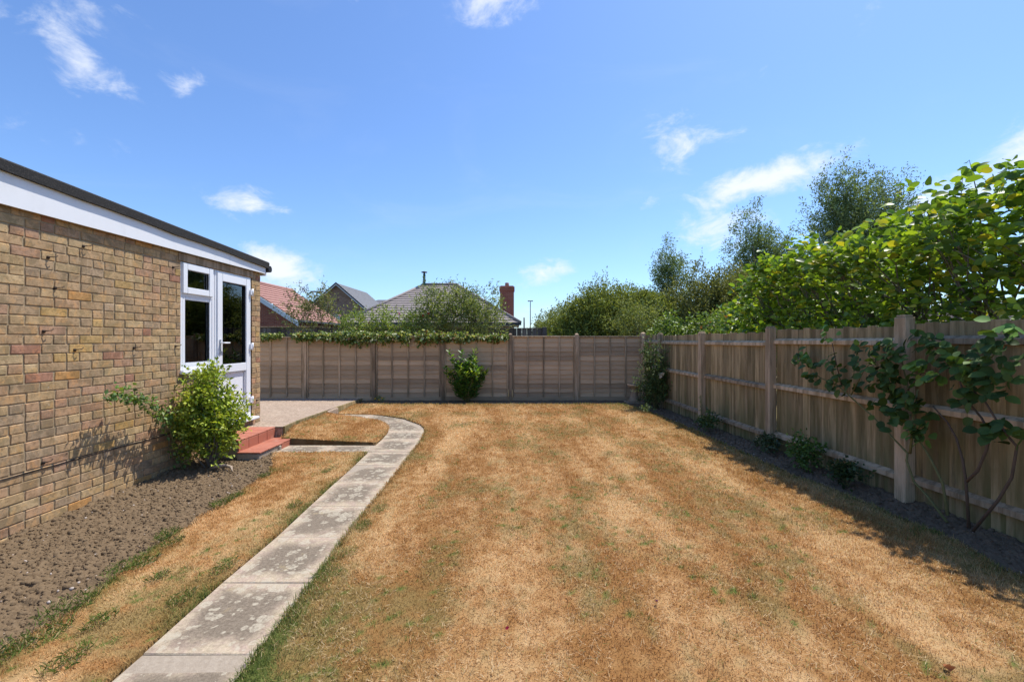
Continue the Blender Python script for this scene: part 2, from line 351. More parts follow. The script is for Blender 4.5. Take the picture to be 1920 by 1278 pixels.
m_roof_red = roofmat('red_roof_tile', (.33, .155, .12), (.46, .27, .225)); m_roof_grey = roofmat('grey_roof_tile', (.20, .165, .15), (.40, .345, .315)); m_roof_slate = roofmat('slate_roof', (.15, .15, .16), (.25, .25, .26))
def far_brick(name, a, b, mort):
    M = Mat(name); t = M.node('ShaderNodeTexBrick'); g = M.node('ShaderNodeNewGeometry'); s = M.node('ShaderNodeSeparateXYZ'); M.l.new(g.outputs['Position'], s.inputs[0])
    cm = M.node('ShaderNodeCombineXYZ'); M.l.new(M.math('ADD', s.outputs[0], s.outputs[1]), cm.inputs[0]); M.l.new(s.outputs[2], cm.inputs[1]); M.l.new(cm.outputs[0], t.inputs['Vector'])
    t.inputs['Scale'].default_value = 1; t.inputs['Brick Width'].default_value = .225; t.inputs['Row Height'].default_value = .075; t.inputs['Mortar Size'].default_value = .008
    t.inputs['Color1'].default_value = a+(1,); t.inputs['Color2'].default_value = b+(1,); t.inputs['Mortar'].default_value = mort+(1,)
    M.base(M.mix(M.ramp(M.noise(M.world(), 3, 4), .4, .7, 0, .35), t.outputs['Color'], a)).rough(.9); return M.m
m_fbrick_red = far_brick('far_red_brick', (.16, .05, .035), (.24, .085, .055), (.22, .16, .13)); m_fbrick_brown = far_brick('far_brown_brick', (.17, .115, .085), (.27, .19, .145), (.30, .25, .21)); m_chim = far_brick('chimney_brick', (.30, .075, .045), (.38, .12, .075), (.30, .2, .16))
m_barge = simple('pale_board', (.52, .60, .66), .5, .08, 4, 0); m_dark_trim = simple('dark_trim', (.04, .042, .048), .5, .1, 4, 0); m_green_pipe = simple('green_flue', (.03, .10, .08), .45, .1, 5, 0)
m_lampmetal = simple('lamp_post_metal', (.07, .07, .075), .5, .1, 5, 0); m_far_glass = simple('far_window', (.34, .40, .46), .15, .15, 2, 0, .6)
m_stone = simple('cast_stone', (.33, .245, .165), .9, .25, 20, .4); m_wood = simple('bleached_wood', (.34, .265, .20), .85, .25, 25, .3)

# ------------------------------------------------------------------ layout curves (metres, x right, y away from camera)
pathL = np.array([(-1.69, -1), (-1.69, 1.5), (-1.694, 2.085), (-1.722, 2.705), (-1.723, 3.333), (-1.754, 3.948), (-1.78, 4.58), (-1.806, 5.2), (-1.85, 6.0), (-1.87, 6.5), (-1.915, 7.0), (-1.98, 7.35), (-2.09, 7.60), (-2.25, 7.87), (-2.40, 8.05), (-2.714, 8.215), (-3.26, 8.27)])
pathR = np.array([(-1.165, -1), (-1.165, 1.5), (-1.176, 2.085), (-1.195, 2.705), (-1.227, 3.333), (-1.240, 3.948), (-1.25, 4.58), (-1.27, 5.235), (-1.29, 5.9), (-1.31, 6.49), (-1.37, 7.1), (-1.42, 7.35), (-1.56, 7.69), (-1.934, 8.21), (-2.34, 8.53), (-2.715, 8.725), (-3.30, 8.75)])
bedL = np.array([(-2.20, -1), (-2.25, 1.0), (-2.33, 2.07), (-2.31, 2.37), (-2.45, 2.95), (-2.53, 3.65), (-2.53, 4.15), (-2.59, 4.80), (-2.72, 5.2), (-2.86, 5.45), (-3.02, 5.82)])
bedR = np.array([(2.95, -1), (3.02, 1.5), (3.06, 2.72), (3.14, 3.35), (3.08, 4.15), (2.98, 4.75), (2.93, 5.7), (2.88, 7.22), (2.80, 8.3), (2.70, 9.1), (2.58, 9.7), (2.45, 10.1)])
patE = np.array([(-3.18, 6.12), (-3.39, 8.5), (-3.56, 10.5), (-3.60, 10.87)])
def fx(curve):
    o = np.argsort(curve[:, 1], kind='stable'); return lambda y: np.interp(y, curve[o, 1], curve[o, 0])
pL, pR, bL, bR, pE = fx(pathL), fx(pathR), fx(bedL), fx(bedR), fx(patE)
def patio_z(y): return .21 - .19*np.clip((np.asarray(y, float)-6.8)/4.1, 0, 1)
def mainL(y): return np.where(y < 8.76, pR(y)+.012, pE(y)+.03)
def wob(y, s): return (fbm(np.asarray(y)*7, np.zeros_like(y)+s, 3, 5)-.5)*.07

# dry lawn colour: straw, tan and rust with greener patches where it keeps moisture
def green_field(x, y):
    """how green the turf is: edges that keep some moisture"""
    f = fbm(x*13, y*11, 3, 31)
    e = .80*np.exp(-np.clip(x-pR(y), 0, 9)/.08)*(y < 7.5)*(x > pR(y)-.02)*np.clip((5.2-y)/3, .3, 1) + .40*np.exp(-np.clip(x-pR(y), 0, 9)/.32)*(x > pR(y)-.02)*np.clip((3.2-y)/1.3, 0, 1)
    e += .45*np.exp(-np.clip(bR(y)-x, 0, 9)/.26)*(x > 0)
    e += .60*np.exp(-np.clip(x-bL(y), 0, 9)/.09)*(x < -1.6)*(y < 5.9)*np.clip((fbm(y*3.2, x*0+2, 2, 77)-.40)*6, 0, 1)
    e += .50*np.exp(-np.clip(pL(y)-x, 0, 9)/.11)*(x < -1.6)*(y < 5.9)*np.clip((fbm(y*2.4, x*0+7, 2, 87)-.35)*5, 0, 1)
    e += .40*np.exp(-np.clip(10.1-y, 0, 9)/.2)*(x > -3) + .30*np.clip((2.4-y)/.8, 0, 1)*np.clip((-.3-x)/.5, 0, 1)*(x > -1.3)
    return np.clip(e*(.35+1.3*f), 0, 1)
def lawn_col(x, y, jit=True):
    g = green_field(x, y); n = fbm(x*4.6+9, y*1.1+4, 4, 51, .6); n2 = fbm(x*2.2+1, y*1.6+8, 4, 91, .6); f = fbm(x*16, y*13, 3, 58); r = rng.random(x.shape) if jit else np.full(x.shape, .5)
    straw = np.array((.72, .48, .245)); tan = np.array((.58, .335, .145)); rust = np.array((.43, .222, .082)); olive = np.array((.30, .215, .080)); grn = np.array((.135, .19, .045))
    mow = np.sin(x*6.2+.9+.5*np.sin(y*.7))
    t = np.clip(.55 + (n-.5)*1.9 + (f-.5)*1.7 + .20*mow + (r-.5)*.8, 0, 1)[..., None]
    dry = np.where(t < .5, rust+(tan-rust)*t*2, tan+(straw-tan)*(t*2-1))
    o = np.clip((n2-.5)*2.6 + (f-.5)*1.8 + .22*np.exp(-((x+.10-.02*y)/.28)**2)*np.clip((7-y)/4, 0, 1) + .16*np.clip((4.2-y)/2.2, 0, 1) + (r-.5)*.5 - .10, 0, .75)[..., None]
    c = dry+(olive-dry)*o
    speck = ((fbm(x*34, y*28, 2, 35) > .74) & (n2 > .5) & (r > .3))[..., None]; c = np.where(speck, grn*1.15, c)
    gg = np.clip(g + (r-.5)*.5*(g > .05), 0, 1)[..., None]
    c = c+(np.where(gg > .5, grn, olive*.6+grn*.4)-c)*np.clip(gg*1.5, 0, .92)
    if jit: c = c*(.76+.5*rng.random(x.shape))[..., None]
    return c

# ------------------------------------------------------------------ ground, lawn, beds
gv = [(-500, -500, -.2), (500, -500, -.2), (500, 900, -.2), (-500, 900, -.2)]
g = add('ground', np_mesh('ground', gv, [(0, 1, 2, 3)]), m_ground); tag(g, kind='structure')
def sheet(name, xl, xr, ys, nu, zf, mat, colf=None, skirt=.09, smooth=True):
    """structured grid between two edge curves, with a skirt so that it has a cut edge"""
    ys = np.asarray(ys, float); u = np.linspace(0, 1, nu)
    L = xl(ys); Rr = xr(ys); X = L[:, None]+(Rr-L)[:, None]*u[None]; Y = np.repeat(ys[:, None], nu, 1); Z = zf(X, Y)
    X = np.pad(X, 1, 'edge'); Y = np.pad(Y, 1, 'edge'); Z = np.pad(Z, 1, 'edge')
    Z[0] -= skirt; Z[-1] -= skirt; Z[:, 0] -= skirt; Z[:, -1] -= skirt
    h, w = X.shape; V = np.stack([X.ravel(), Y.ravel(), Z.ravel()], 1); i = np.arange(h*w).reshape(h, w)
    F = np.stack([i[:-1, :-1], i[:-1, 1:], i[1:, 1:], i[1:, :-1]], -1).reshape(-1, 4)
    cols = colf(V[:, 0], V[:, 1]) if colf is not None else None
    if cols is not None:
        rim = np.zeros((h, w), bool); rim[0] = rim[-1] = rim[:, 0] = rim[:, -1] = True; cols[rim.ravel()] = (.10, .065, .04); rim[:] = False; rim[1, 1:-1] = rim[-2, 1:-1] = rim[1:-1, 1] = rim[1:-1, -2] = True; cols[rim.ravel()] *= .6
    return add(name, np_mesh(name, V, F, cols, smooth), mat)
def z_main(x, y): return .012*(fbm(x*1.3, y*1.3, 3, 3)-.5)
def z_strip(x, y): return -.004+.03*(fbm(x*2.2, y*2.2, 3, 8)-.5)
def z_island(x, y):
    t = np.clip((x-pE(y))/np.maximum(pL(y)-pE(y), .1), 0, 1); return (patio_z(y)-.035)*(1-t)**1.1*(.5+.5*np.clip((y-6.22)/.4, 0, 1))+.02*t + .015*(fbm(x*3, y*3, 3, 9)-.5)
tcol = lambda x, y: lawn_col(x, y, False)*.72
islL = lambda y: pE(y)+.035
islR = lambda y: pL(y)-.012
stripR = lambda y: pL(y)-.012
stripL = lambda y: bL(y)+wob(y, 1.)
mainRr = lambda y: bR(y)+wob(y, 4.)
yback = 10.10
for nm, xl, xr, ys, nu, zf in (('lawn', mainL, mainRr, np.r_[np.linspace(-1, 8.70, 240), np.linspace(8.73, 8.79, 5), np.linspace(8.82, yback, 40)], 110, z_main),
                               ('lawn', stripL, stripR, np.linspace(-1, 5.80, 170), 24, z_strip),
                               ('lawn', islL, islR, np.linspace(6.225, 8.24, 60), 34, z_island)):
    tag(sheet(nm, xl, xr, ys, nu, zf, m_turf, tcol, skirt=.22), kind='structure')

def blades(name, xl, xr, zf, dens, y0, y1, label, long=None):
    Xs, Ys, Ws, Ls = [], [], [], []
    edges = np.arange(y0, y1, .25)
    for a in edges:
        b = min(a+.25, y1); w = float(np.mean(xr(np.array([a, b]))-xl(np.array([a, b])))); n = int(dens(a)*w*(b-a))
        if n <= 0: continue
        y = rng.uniform(a, b, n); l = xl(y); r = xr(y); u = rng.uniform(-.018, 1.018, n) if w < 2 else rng.uniform(-.004, 1.003, n); Xs.append(l+(r-l)*u); Ys.append(y)
    x = np.concatenate(Xs); y = np.concatenate(Ys); n = len(x)
    far = np.clip((y-2.0)/8, 0, 1); wdt = (.0016+.0058*far)*rng.uniform(.7, 1.4, n); ln = rng.uniform(.016, .042, n)*(1+.15*far)
    g = green_field(x, y); ln *= (.8+.5*g)*(.55+.95*fbm(x*9, y*9, 3, 23))
    az = rng.uniform(0, 2*np.pi, n); lean = rng.uniform(.35, 1.25, n)-.25*g
    P = np.stack([x, y, zf(x, y)-.003], 1)
    d = np.stack([np.cos(az)*np.sin(lean), np.sin(az)*np.sin(lean), np.cos(lean)], 1)
    s = np.stack([-np.sin(az), np.cos(az), np.zeros(n)], 1)*wdt[:, None]
    V = np.empty((n, 3, 3)); V[:, 0] = P-s; V[:, 1] = P+s; V[:, 2] = P+d*ln[:, None]
    F = np.arange(n*3).reshape(n, 3); col = np.repeat(lawn_col(x, y), 3, 0)
    return tag(add(name, np_mesh(name, V.reshape(-1, 3), F, col), m_grass), label, 'grass', kind='stuff')
dens = lambda y: 17000 if y < 2.6 else 17000*(2.6/max(y, .1))**1.35
dens0 = lambda y: 0 if y < 1.2 else dens(y)
blades('grass', mainL, mainRr, z_main, dens0, 1.2, yback+.02, 'short parched straw-coloured grass of the main lawn')
blades('grass', stripL, stripR, z_strip, dens0, 1.2, 5.81, 'parched grass strip between soil bed and slab path')
blades('grass', islL, islR, z_island, dens, 6.22, 8.25, 'parched grass island between patio and curving path')

# loose pale straw lying in the turf
n = 26000; y = 1.3+4.6*rng.random(n)**1.6; x = mainL(y)+(mainRr(y)-mainL(y))*rng.random(n); keep = fbm(x*5, y*4, 3, 29) > .5-.15*rng.random(n); x = x[keep]; y = y[keep]; n = len(x)
az = rng.uniform(0, 6.28, n); el = rng.uniform(.02, .5, n); ln = rng.uniform(.016, .046, n); P = np.stack([x, y, z_main(x, y)+.010], 1); d = np.stack([np.cos(az)*np.cos(el), np.sin(az)*np.cos(el), np.sin(el)], 1); sd = np.stack([-np.sin(az), np.cos(az), 0*az], 1)*.0011
V = np.stack([P-sd, P+sd, P+d*ln[:, None]], 1).reshape(-1, 3); c = np.array((.74, .56, .33))*rng.uniform(.55, 1.1, (n, 1)); gr = rng.random(n) < .12; c[gr] = np.array((.17, .22, .06)); tag(add('straw', np_mesh('straw', V, np.arange(n*3).reshape(n, 3), np.repeat(c, 3, 0)), m_grass), 'loose pale straw lying in the main lawn', 'straw', kind='stuff')
# longer green tufts along the cut edge of the left bed and beside the path
def tuft_mesh(n, spread, h):
    az = rng.uniform(0, 2*np.pi, n); r = spread*np.sqrt(rng.random(n)); P = np.stack([r*np.cos(az)*1.0, r*np.sin(az)*1.9, np.zeros(n)], 1)
    az = rng.uniform(0, 2*np.pi, n); lean = rng.uniform(.2, 1.1, n); ln = h*rng.uniform(.5, 1.2, n); w = .0011*rng.uniform(.7, 1.4, n)
    d = np.stack([np.cos(az)*np.sin(lean), np.sin(az)*np.sin(lean), np.cos(lean)], 1); s = np.stack([-np.sin(az), np.cos(az), 0*az], 1)*w[:, None]
    mid = P+d*(ln*.55)[:, None]; tip = P+d*ln[:, None]; tip[:, 2] -= ln*.25
    V = np.stack([P-s, P+s, mid+s*.8, mid-s*.8, tip], 1); F = np.arange(n*5).reshape(n, 5)
    c = np.array((.15, .215, .05))*rng.uniform(.6, 1.5, (n, 1)); dry = rng.random(n) < .3; c[dry] = np.array((.55, .42, .22))
    return V, F, np.repeat(c, 5, 0)
VV, FF, CC, k = [], [], [], 0
spots = [(-2.43, 2.85, .07, .05), (-2.36, 2.42, .09, .055), (-2.24, 2.2, .07, .05), (-2.32, 2.02, .10, .05), (-2.50, 3.3, .06, .06), (-2.52, 3.95, .06, .06), (-2.51, 4.12, .05, .05), (-2.38, 3.2, .05, .04), (-2.34, 2.9, .05, .045),
         (-2.58, 4.75, .05, .05), (-1.82, 2.5, .05, .04), (-1.80, 2.85, .06, .035), (-1.86, 3.9, .05, .035), (-2.08, 2.3, .05, .045), (-2.12, 2.72, .04, .04), (-1.97, 2.02, .06, .045), (-2.0, 4.9, .04, .03)]
for j in range(14): spots.append((-1.15+rng.uniform(0, .06), rng.uniform(1.5, 3.9), .05, .022))
for (x, y, sp, h) in spots:
    V, F, c = tuft_mesh(int(3200*sp), sp, h); V = V + np.array((x, y, .008)); VV.append(V.reshape(-1, 3)); FF.append(F+k); CC.append(c); k += V.shape[0]*5
tag(add('grass', np_mesh('grass_tufts', np.concatenate(VV), np.concatenate(FF), np.concatenate(CC)), m_grass), 'longer green grass tufts fringing the soil bed and path', 'grass', kind='stuff')

# soil beds
def clod(x, y, amp=.03, s=9, seed=40):
    a = fbm(x*s, y*s, 4, seed, .6); b = np.abs(fbm(x*s*1.7+5, y*s*1.7, 3, seed+9)-.5)*2
    return amp*(a-.5)*2 + amp*.9*(b-.3)
wallX = lambda y: np.full_like(y, -3.80)
bedLr = lambda y: bL(y)+wob(y, 1.)-.01
def z_bedL(x, y):
    t = np.clip((x+3.75)/.35, 0, 1)
    return -.045 + .05*np.clip((y-3.3)/1.6, 0, 1)*(1-t*.5) - .02*np.clip((2.8-y), 0, 1) + clod(x, y, .026, 11)+clod(x, y, .016, 27, 44)
tag(sheet('soil_bed', wallX, bedLr, np.r_[np.linspace(-1, 1.7, 60), np.linspace(1.71, 5.80, 520)], 170, z_bedL, m_soil, skirt=.03), kind='structure')
fenceX = lambda y: 3.72-.0492*y
bedRl = lambda y: bR(y)+wob(y, 4.)+.01
def z_bedR(x, y): return -.03+.06*np.clip((8-y)/5, 0, 1)*np.clip((x-bR(y))/.4, 0, 1)+clod(x, y, .030, 10, 70)+clod(x, y, .016, 24, 74)
tag(sheet('soil_bed', bedRl, fenceX, np.linspace(-1, 10.11, 420), 60, z_bedR, m_soil_shade, skirt=.03), kind='structure')
tag(sheet('soil_bed', lambda y: pE(y)+.04, lambda y: 0*y+3.18, np.linspace(yback+.012, 10.96, 46), 300, lambda x, y: -.025+clod(x, y, .02, 10, 90), m_soil_shade, skirt=.03), kind='structure')
# loose clods and small stones
ico = bmesh.new(); bmesh.ops.create_icosphere(ico, subdivisions=1, radius=1); IV = np.array([v.co[:] for v in ico.verts]); IF = np.array([[v.index for v in f.verts] for f in ico.faces]); ico.free()
def lumps(name, pts, sizes, mat, label):
    pts = pts-np.array((0, 0, 1.))*sizes[:, None]*.35
    n = len(pts); k = len(IV); sc = rng.uniform(.6, 1.3, (n, 1, 3))*sizes[:, None, None]; V = IV[None]*sc*(1+rng.uniform(-.22, .22, (n, k, 1)))+pts[:, None]
    F = (IF[None]+(np.arange(n)*k)[:, None, None]).reshape(-1, 3); return tag(add(name, np_mesh(name, V.reshape(-1, 3), F), mat), label, 'soil', kind='stuff')
NC = 15000
y = rng.uniform(1.8, 5.75, NC); x = -3.74+(bL(y)+3.72)*rng.random(NC)
big_c = rng.random(NC) < .16*np.clip((fbm(x*3, y*3, 2, 66)-.3)*3, 0.2, 1.6)
lumps('soil_clods', np.stack([x, y, z_bedL(x, y)], 1), rng.uniform(.005, .012, NC)*np.where(big_c, 2.0, 1), m_soil, 'crumbly brown clods covering the bed below the brick wall')
y = rng.uniform(2.2, 10.1, 4500); x = bR(y)+(fenceX(y)-bR(y))*rng.random(4500)
lumps('soil_clods', np.stack([x, y, z_bedR(x, y)], 1), rng.uniform(.005, .022, 4500), m_soil_shade, 'crumbly shade-toned clods along the foot of the right fence')
m_pebble = simple('pebble', (.45, .38, .32), .8, .3, 40, 0)
y = np.r_[rng.uniform(2, 5.7, 150), rng.uniform(2.6, 9.5, 60)]; x = np.r_[-3.7+(bL(y[:150])+3.65)*rng.random(150), bR(y[150:])+.4*rng.random(60)]
z = np.r_[z_bedL(x[:150], y[:150]), z_bedR(x[150:], y[150:])]+.004
o = lumps('pebbles', np.stack([x, y, z], 1), rng.uniform(.004, .011, 210), m_pebble, 'small pale stones lying in the soil beds'); o['category'] = 'stones'

# ------------------------------------------------------------------ path of slabs
pb = MB()
def seg_pts(curve, a, b):
    """points of a path edge between arc positions a and b given as indices in its own polyline parameter"""
    t = np.linspace(a, b, 4); i = np.arange(len(curve)); return [(float(np.interp(q, i, curve[:, 0])), float(np.interp(q, i, curve[:, 1]))) for q in t]
def par(curve, yv):
    return float(np.interp(yv, curve[:12, 1], np.arange(12)))
joints = [(par(pathL, y), par(pathR, y)) for y in (.20, .83, 1.455, 2.083, 2.70, 3.333, 3.946, 4.58, 5.235, 5.85, 6.50, 7.10)] + [(13.4, 12.9), (15.0, 15.0), (16, 16)]
path = empty('path', (0, 0, 0)); tag(path, kind='structure')
bed = MB(); poly = [tuple(p) for p in pathR[1:]] + [tuple(p) for p in pathL[1:][::-1]]
n = len(pathL)
for i in range(1, n-1):
    bed.poly([(*pathL[i], -.017), (*pathR[i], -.017), (*pathR[i+1], -.017), (*pathL[i+1], -.017)])
bed.poly([(-3.05, 5.80, -.017), (-1.8, 5.80, -.017), (-1.8, 6.22, -.017), (-3.05, 6.22, -.017)])
bed.build('path_bedding', m_stepmortar, path)
def slab(pts, dz, tx=0, ty=0):
    m = MB().prism(pts, -.05, -.012+dz); cx = sum(p[0] for p in pts)/len(pts); cy = sum(p[1] for p in pts)/len(pts)
    m.v = [(x, y, z+((x-cx)*tx+(y-cy)*ty if z > -.04 else 0)) for x, y, z in m.v]
    return m.build('slab', m_slab, path, bevel=.005)
for i in range(len(joints)-1):
    (l0, r0), (l1, r1) = joints[i], joints[i+1]; gp = .008
    Lp = seg_pts(pathL, l0+.006, l1-.006); Rp = seg_pts(pathR, r0+.006, r1-.006)
    slab(Rp + Lp[::-1], random.uniform(-.004, .004), random.uniform(-.008, .008), random.uniform(-.008, .008))
slab([(-3.04, 5.815), (-2.47, 5.815), (-2.44, 6.205), (-3.04, 6.205)], .0); slab([(-2.455, 5.812), (-1.86, 5.812), (-1.885, 6.21), (-2.425, 6.21)], -.003)

# ------------------------------------------------------------------ patio
ys = np.linspace(6.352, 10.88, 70); us = np.linspace(0, 1, 60)
X = pE(ys)[:, None]*0 + (-8.5 + (pE(ys)+8.5)[:, None]*us[None]); Y = np.repeat(ys[:, None], 60, 1); Z = patio_z(Y)+.010*(fbm(X*5, Y*5, 4, 61)-.5)
V = np.stack([X.ravel(), Y.ravel(), Z.ravel()], 1); i = np.arange(70*60).reshape(70, 60); F = np.stack([i[:-1, :-1], i[:-1, 1:], i[1:, 1:], i[1:, :-1]], -1).reshape(-1, 4)
patio = add('patio', np_mesh('patio', V, F, None, True), m_patio); tag(patio, kind='structure')
for a, b in ((6.36, 8.24), (8.76, 10.86)):
    mb = MB(); yy = np.linspace(a, b, 7)
    for p, q in zip(yy[:-1], yy[1:]):
        for (xa, xb) in ((0., .028),):
            v8 = [(pE(p)+xa, p, -.1), (pE(p)+xb, p, -.1), (pE(q)+xb, q, -.1), (pE(q)+xa, q, -.1)]; t8 = [(x, y_, float(patio_z(y_))+.004) for x, y_, _ in v8]
            mb.poly(v8[::-1]); mb.poly(t8)
            for k in range(4): mb.poly([v8[k], v8[(k+1) % 4], t8[(k+1) % 4], t8[k]])
    mb.build('edging_board', m_board, patio)
MB().box(-3.737, float(pE(6.4)), 6.354, 6.40, -.15, .195).build('front_edge', m_patio, patio)
mb = MB().box(float(pE(8.5))-.02, float(pE(8.5))+.06, 8.26, 8.74, -.1, float(patio_z(8.5))-.01); mb.build('concrete_edge', m_patio, patio, .01)

# ------------------------------------------------------------------ brick extension
WX = -3.74
house = empty('brick_extension', (WX, 5.0, 0), label='flat-roofed buff brick extension with white glazed door and fascia', cat='house'); 
def hp(o):                      # parent while keeping world coordinates
    o.parent = house; o.matrix_parent_inverse = Matrix.Translation(house.location).inverted(); return o
MX = WX-.0065                    # mortar face
wb = MB()
wb.box(-4.0, MX, 0.8, 5.14, -.2, 2.62); wb.box(-4.0, MX, 5.14, 5.74, -.2, 1.03); wb.box(-4.0, MX, 5.74, 6.54, -.2, .29); wb.box(-4.0, MX, 6.54, 6.765, -.2, 2.40)
wb.box(-4.0, MX-.03, 5.14, 6.54, 2.33, 2.5)
wb.box(-8.2, -4.0, 6.52, 6.765, -.2, 2.45); wb.box(-8.2, -4.0, .8, 1.0, -.2, 2.6); wb.box(-8.4, -8.2, .8, 6.765, -.2, 2.45)
wall = hp(wb.build('wall', m_mortar))
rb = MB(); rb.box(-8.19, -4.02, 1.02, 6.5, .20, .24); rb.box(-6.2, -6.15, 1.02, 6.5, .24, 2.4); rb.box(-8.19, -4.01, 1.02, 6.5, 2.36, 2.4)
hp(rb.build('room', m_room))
palette = [((.43, .30, .163), 5), ((.41, .28, .16), 5), ((.375, .265, .16), 4), ((.42, .27, .16), 3), ((.385, .24, .155), 2.2), ((.46, .31, .135), .9), ((.36, .19, .125), .8), ((.49, .275, .11), .35), ((.35, .255, .165), 2), ((.46, .335, .19), 2)]
pc = [p[0] for p in palette]; pw = np.array([p[1] for p in palette]); pw = pw/pw.sum()
bricks = []
PC = .0750
for r in range(36):
    z0 = -.105+r*PC
    if z0 > 2.43: break
    def spans():
        s = [(0.8, 6.765)]
        for (a, b, za, zb) in ((5.14, 5.74, 1.02, 2.6), (5.74, 6.54, .28, 2.6)):
            if z0+.065 > za and z0 < zb:
                s2 = []
                for p, q in s:
                    if b <= p or a >= q: s2.append((p, q)); continue
                    if a-p > .03: s2.append((p, a-.004))
                    if q-b > .03: s2.append((b+.004, q))
                s = s2
        return s
    y = 0.8 - (.1125 if r % 2 else 0) - random.choice((0, 0, 0, .01, -.01)); cuts = []
    while y < 6.8:
        w = .225
        if random.random() < .22: cuts += [(y, y+.1025), (y+.1125, y+.215)]
        else: cuts.append((y, y+.215))
        y += w
    for a, b in cuts:
        for p, q in spans():
            aa, bb = max(a, p), min(b, q)
            if bb-aa > .035: bricks.append((aa, bb, z0))
def screen(b):
    yc = (b[0]+b[1])/2; px = 960+853*WX/yc; py = 636-853*(b[2]+.03-EYE)/yc
    return (1/yc**3 if -25 < px < 1920 and py < 1050 and b[2] > -.05 else 0)*(b[1]-b[0])
bricks.sort(key=screen, reverse=True)
def brick_geo(w, seed, h=.065, d=.05):
    rr = random.Random(seed); bm = bmesh.new(); bmesh.ops.create_cube(bm, size=1); h = .0668; w += .0015
    for v in bm.verts: v.co = Vector((v.co.x*d-d/2, v.co.y*w, v.co.z*h))
    bmesh.ops.bevel(bm, geom=bm.edges[:], offset=.0035, segments=1, affect='EDGES')
    for v in bm.verts:
        v.co += Vector((rr.uniform(-.0004, .0004), rr.uniform(-.003, .003), rr.uniform(-.0025, .0025)))
    me = bpy.data.meshes.new('brick'); bm.to_mesh(me); bm.free(); me.materials.append(m_brick); return me
cache = {}
def brick_mesh(w):
    key = round(w/.0125)
    if key not in cache: cache[key] = [brick_geo(key*.0125-.001, key*10+j) for j in range(5)]
    return random.choice(cache[key])
Vb, Cb, Fb, kk = [], [], {}, 0
for idx, (a, b, z0) in enumerate(bricks):
    me = brick_mesh(b-a); col = np.array(pc[rng.choice(len(pc), p=pw)])*rng.uniform(1.02, 1.2); loc = (WX+random.uniform(-.0015, .0015), (a+b)/2, z0+.0325)
    if idx < 300:
        o = bpy.data.objects.new('brick', me); o.color = (*col, 1); o.location = (loc[0], loc[1], loc[2]); o.rotation_euler = (random.uniform(-.006, .006), 0, 0)
        link(o, wall)
    else:
        vs = np.array([v.co[:] for v in me.vertices])+np.array(loc); Vb.append(vs); Cb.append(np.repeat(col[None], len(vs), 0))
        for p in me.polygons: Fb.setdefault(len(p.vertices), []).append([kk+i for i in p.vertices])
        kk += len(vs)
allf = [f for fs in Fb.values() for f in fs]
me = bpy.data.meshes.new('brick_courses'); me.from_pydata(np.concatenate(Vb).tolist(), [], allf); me.update()
ca = me.color_attributes.new('Col', 'FLOAT_COLOR', 'POINT'); c4 = np.ones((kk, 4), np.float32); c4[:, :3] = np.concatenate(Cb); ca.data.foreach_set('color', c4.ravel())
o = add('brick_courses', me, m_brick_v, wall); o['kind'] = 'stuff'
# fascia, felt edge, roof
def ztop(y): return 2.73-.040*(y-3.32)
FX = WX+.052
for a, b in ((.7, 5.948), (5.952, 6.83)):
    mb = MB(); v = [(FX-.02, a, 2.41), (FX, a, 2.41), (FX, b, 2.41), (FX-.02, b, 2.41)]; t = [(x, y, ztop(y)-.03) for x, y, _ in v]
    mb.poly(v[::-1]); mb.poly(t)
    for k in range(4): mb.poly([v[k], v[(k+1) % 4], t[(k+1) % 4], t[k]])
    hp(mb.build('fascia', m_fascia, None, .003))
mb = MB(); yy = np.linspace(.65, 6.86, 60)
low = -.085+.022*(fbm(yy*1.2, yy*0, 2, 4)-.5)+.006*(fbm(yy*6, yy*0, 2, 14)-.5)
ring = []
for y_, l in zip(yy, low):
    zt = ztop(y_); ring.append([(FX+.012, y_, zt+l), (FX+.030, y_, zt+l), (FX+.034, y_, zt-.012), (FX+.020, y_, zt+.002), (FX-.3, y_, zt-.004), (FX-.3, y_, zt-.03)])
for p, q in zip(ring[:-1], ring[1:]):
    for k in range(6): mb.poly([p[k], p[(k+1) % 6], q[(k+1) % 6], q[k]])
mb.poly(ring[0]); mb.poly(ring[-1][::-1]); hp(mb.build('felt_edge', m_felt))
mb = MB(); v = [(-8.5, .66, 0), (FX-.29, .66, 0), (FX-.29, 6.85, 0), (-8.5, 6.85, 0)]; mb.poly([(x, y, ztop(y)-.12) for x, y, z in v][::-1]); mb.poly([(x, y, ztop(y)-.006) for x, y, z in v])
for k in range(4): p, q = v[k], v[(k+1) % 4]; mb.poly([(p[0], p[1], ztop(p[1])-.12), (q[0], q[1], ztop(q[1])-.12), (q[0], q[1], ztop(q[1])-.006), (p[0], p[1], ztop(p[1])-.006)])
hp(mb.build('roof', m_felt))
mb = MB(); mb.box(-8.5, FX, 6.812, 6.83, 2.38, 2.56); hp(mb.build('rear_fascia', m_fascia))
g = MB(); g.tube([(-8.5, 6.89, 2.49), (FX+.03, 6.89, 2.49)], .05, 10); hp(g.build('gutter', m_gasket))
hp(MB().box(WX-.02, WX+.012, 5.10, 6.56, 2.315, 2.41).build('lead_strip', m_post, None, .004))
d = MB(); d.box(WX-.006, WX+.002, .8, 5.9, .398, .404); hp(d.build('damp_proof_course', m_gasket))
w = MB(); pts = [(WX+.006, y_, .408+.006*math.sin(y_*5)+.004*math.sin(y_*13)) for y_ in np.linspace(1.0, 5.05, 40)]; w.tube(pts, .0028, 5); hp(w.build('cable', m_gasket))
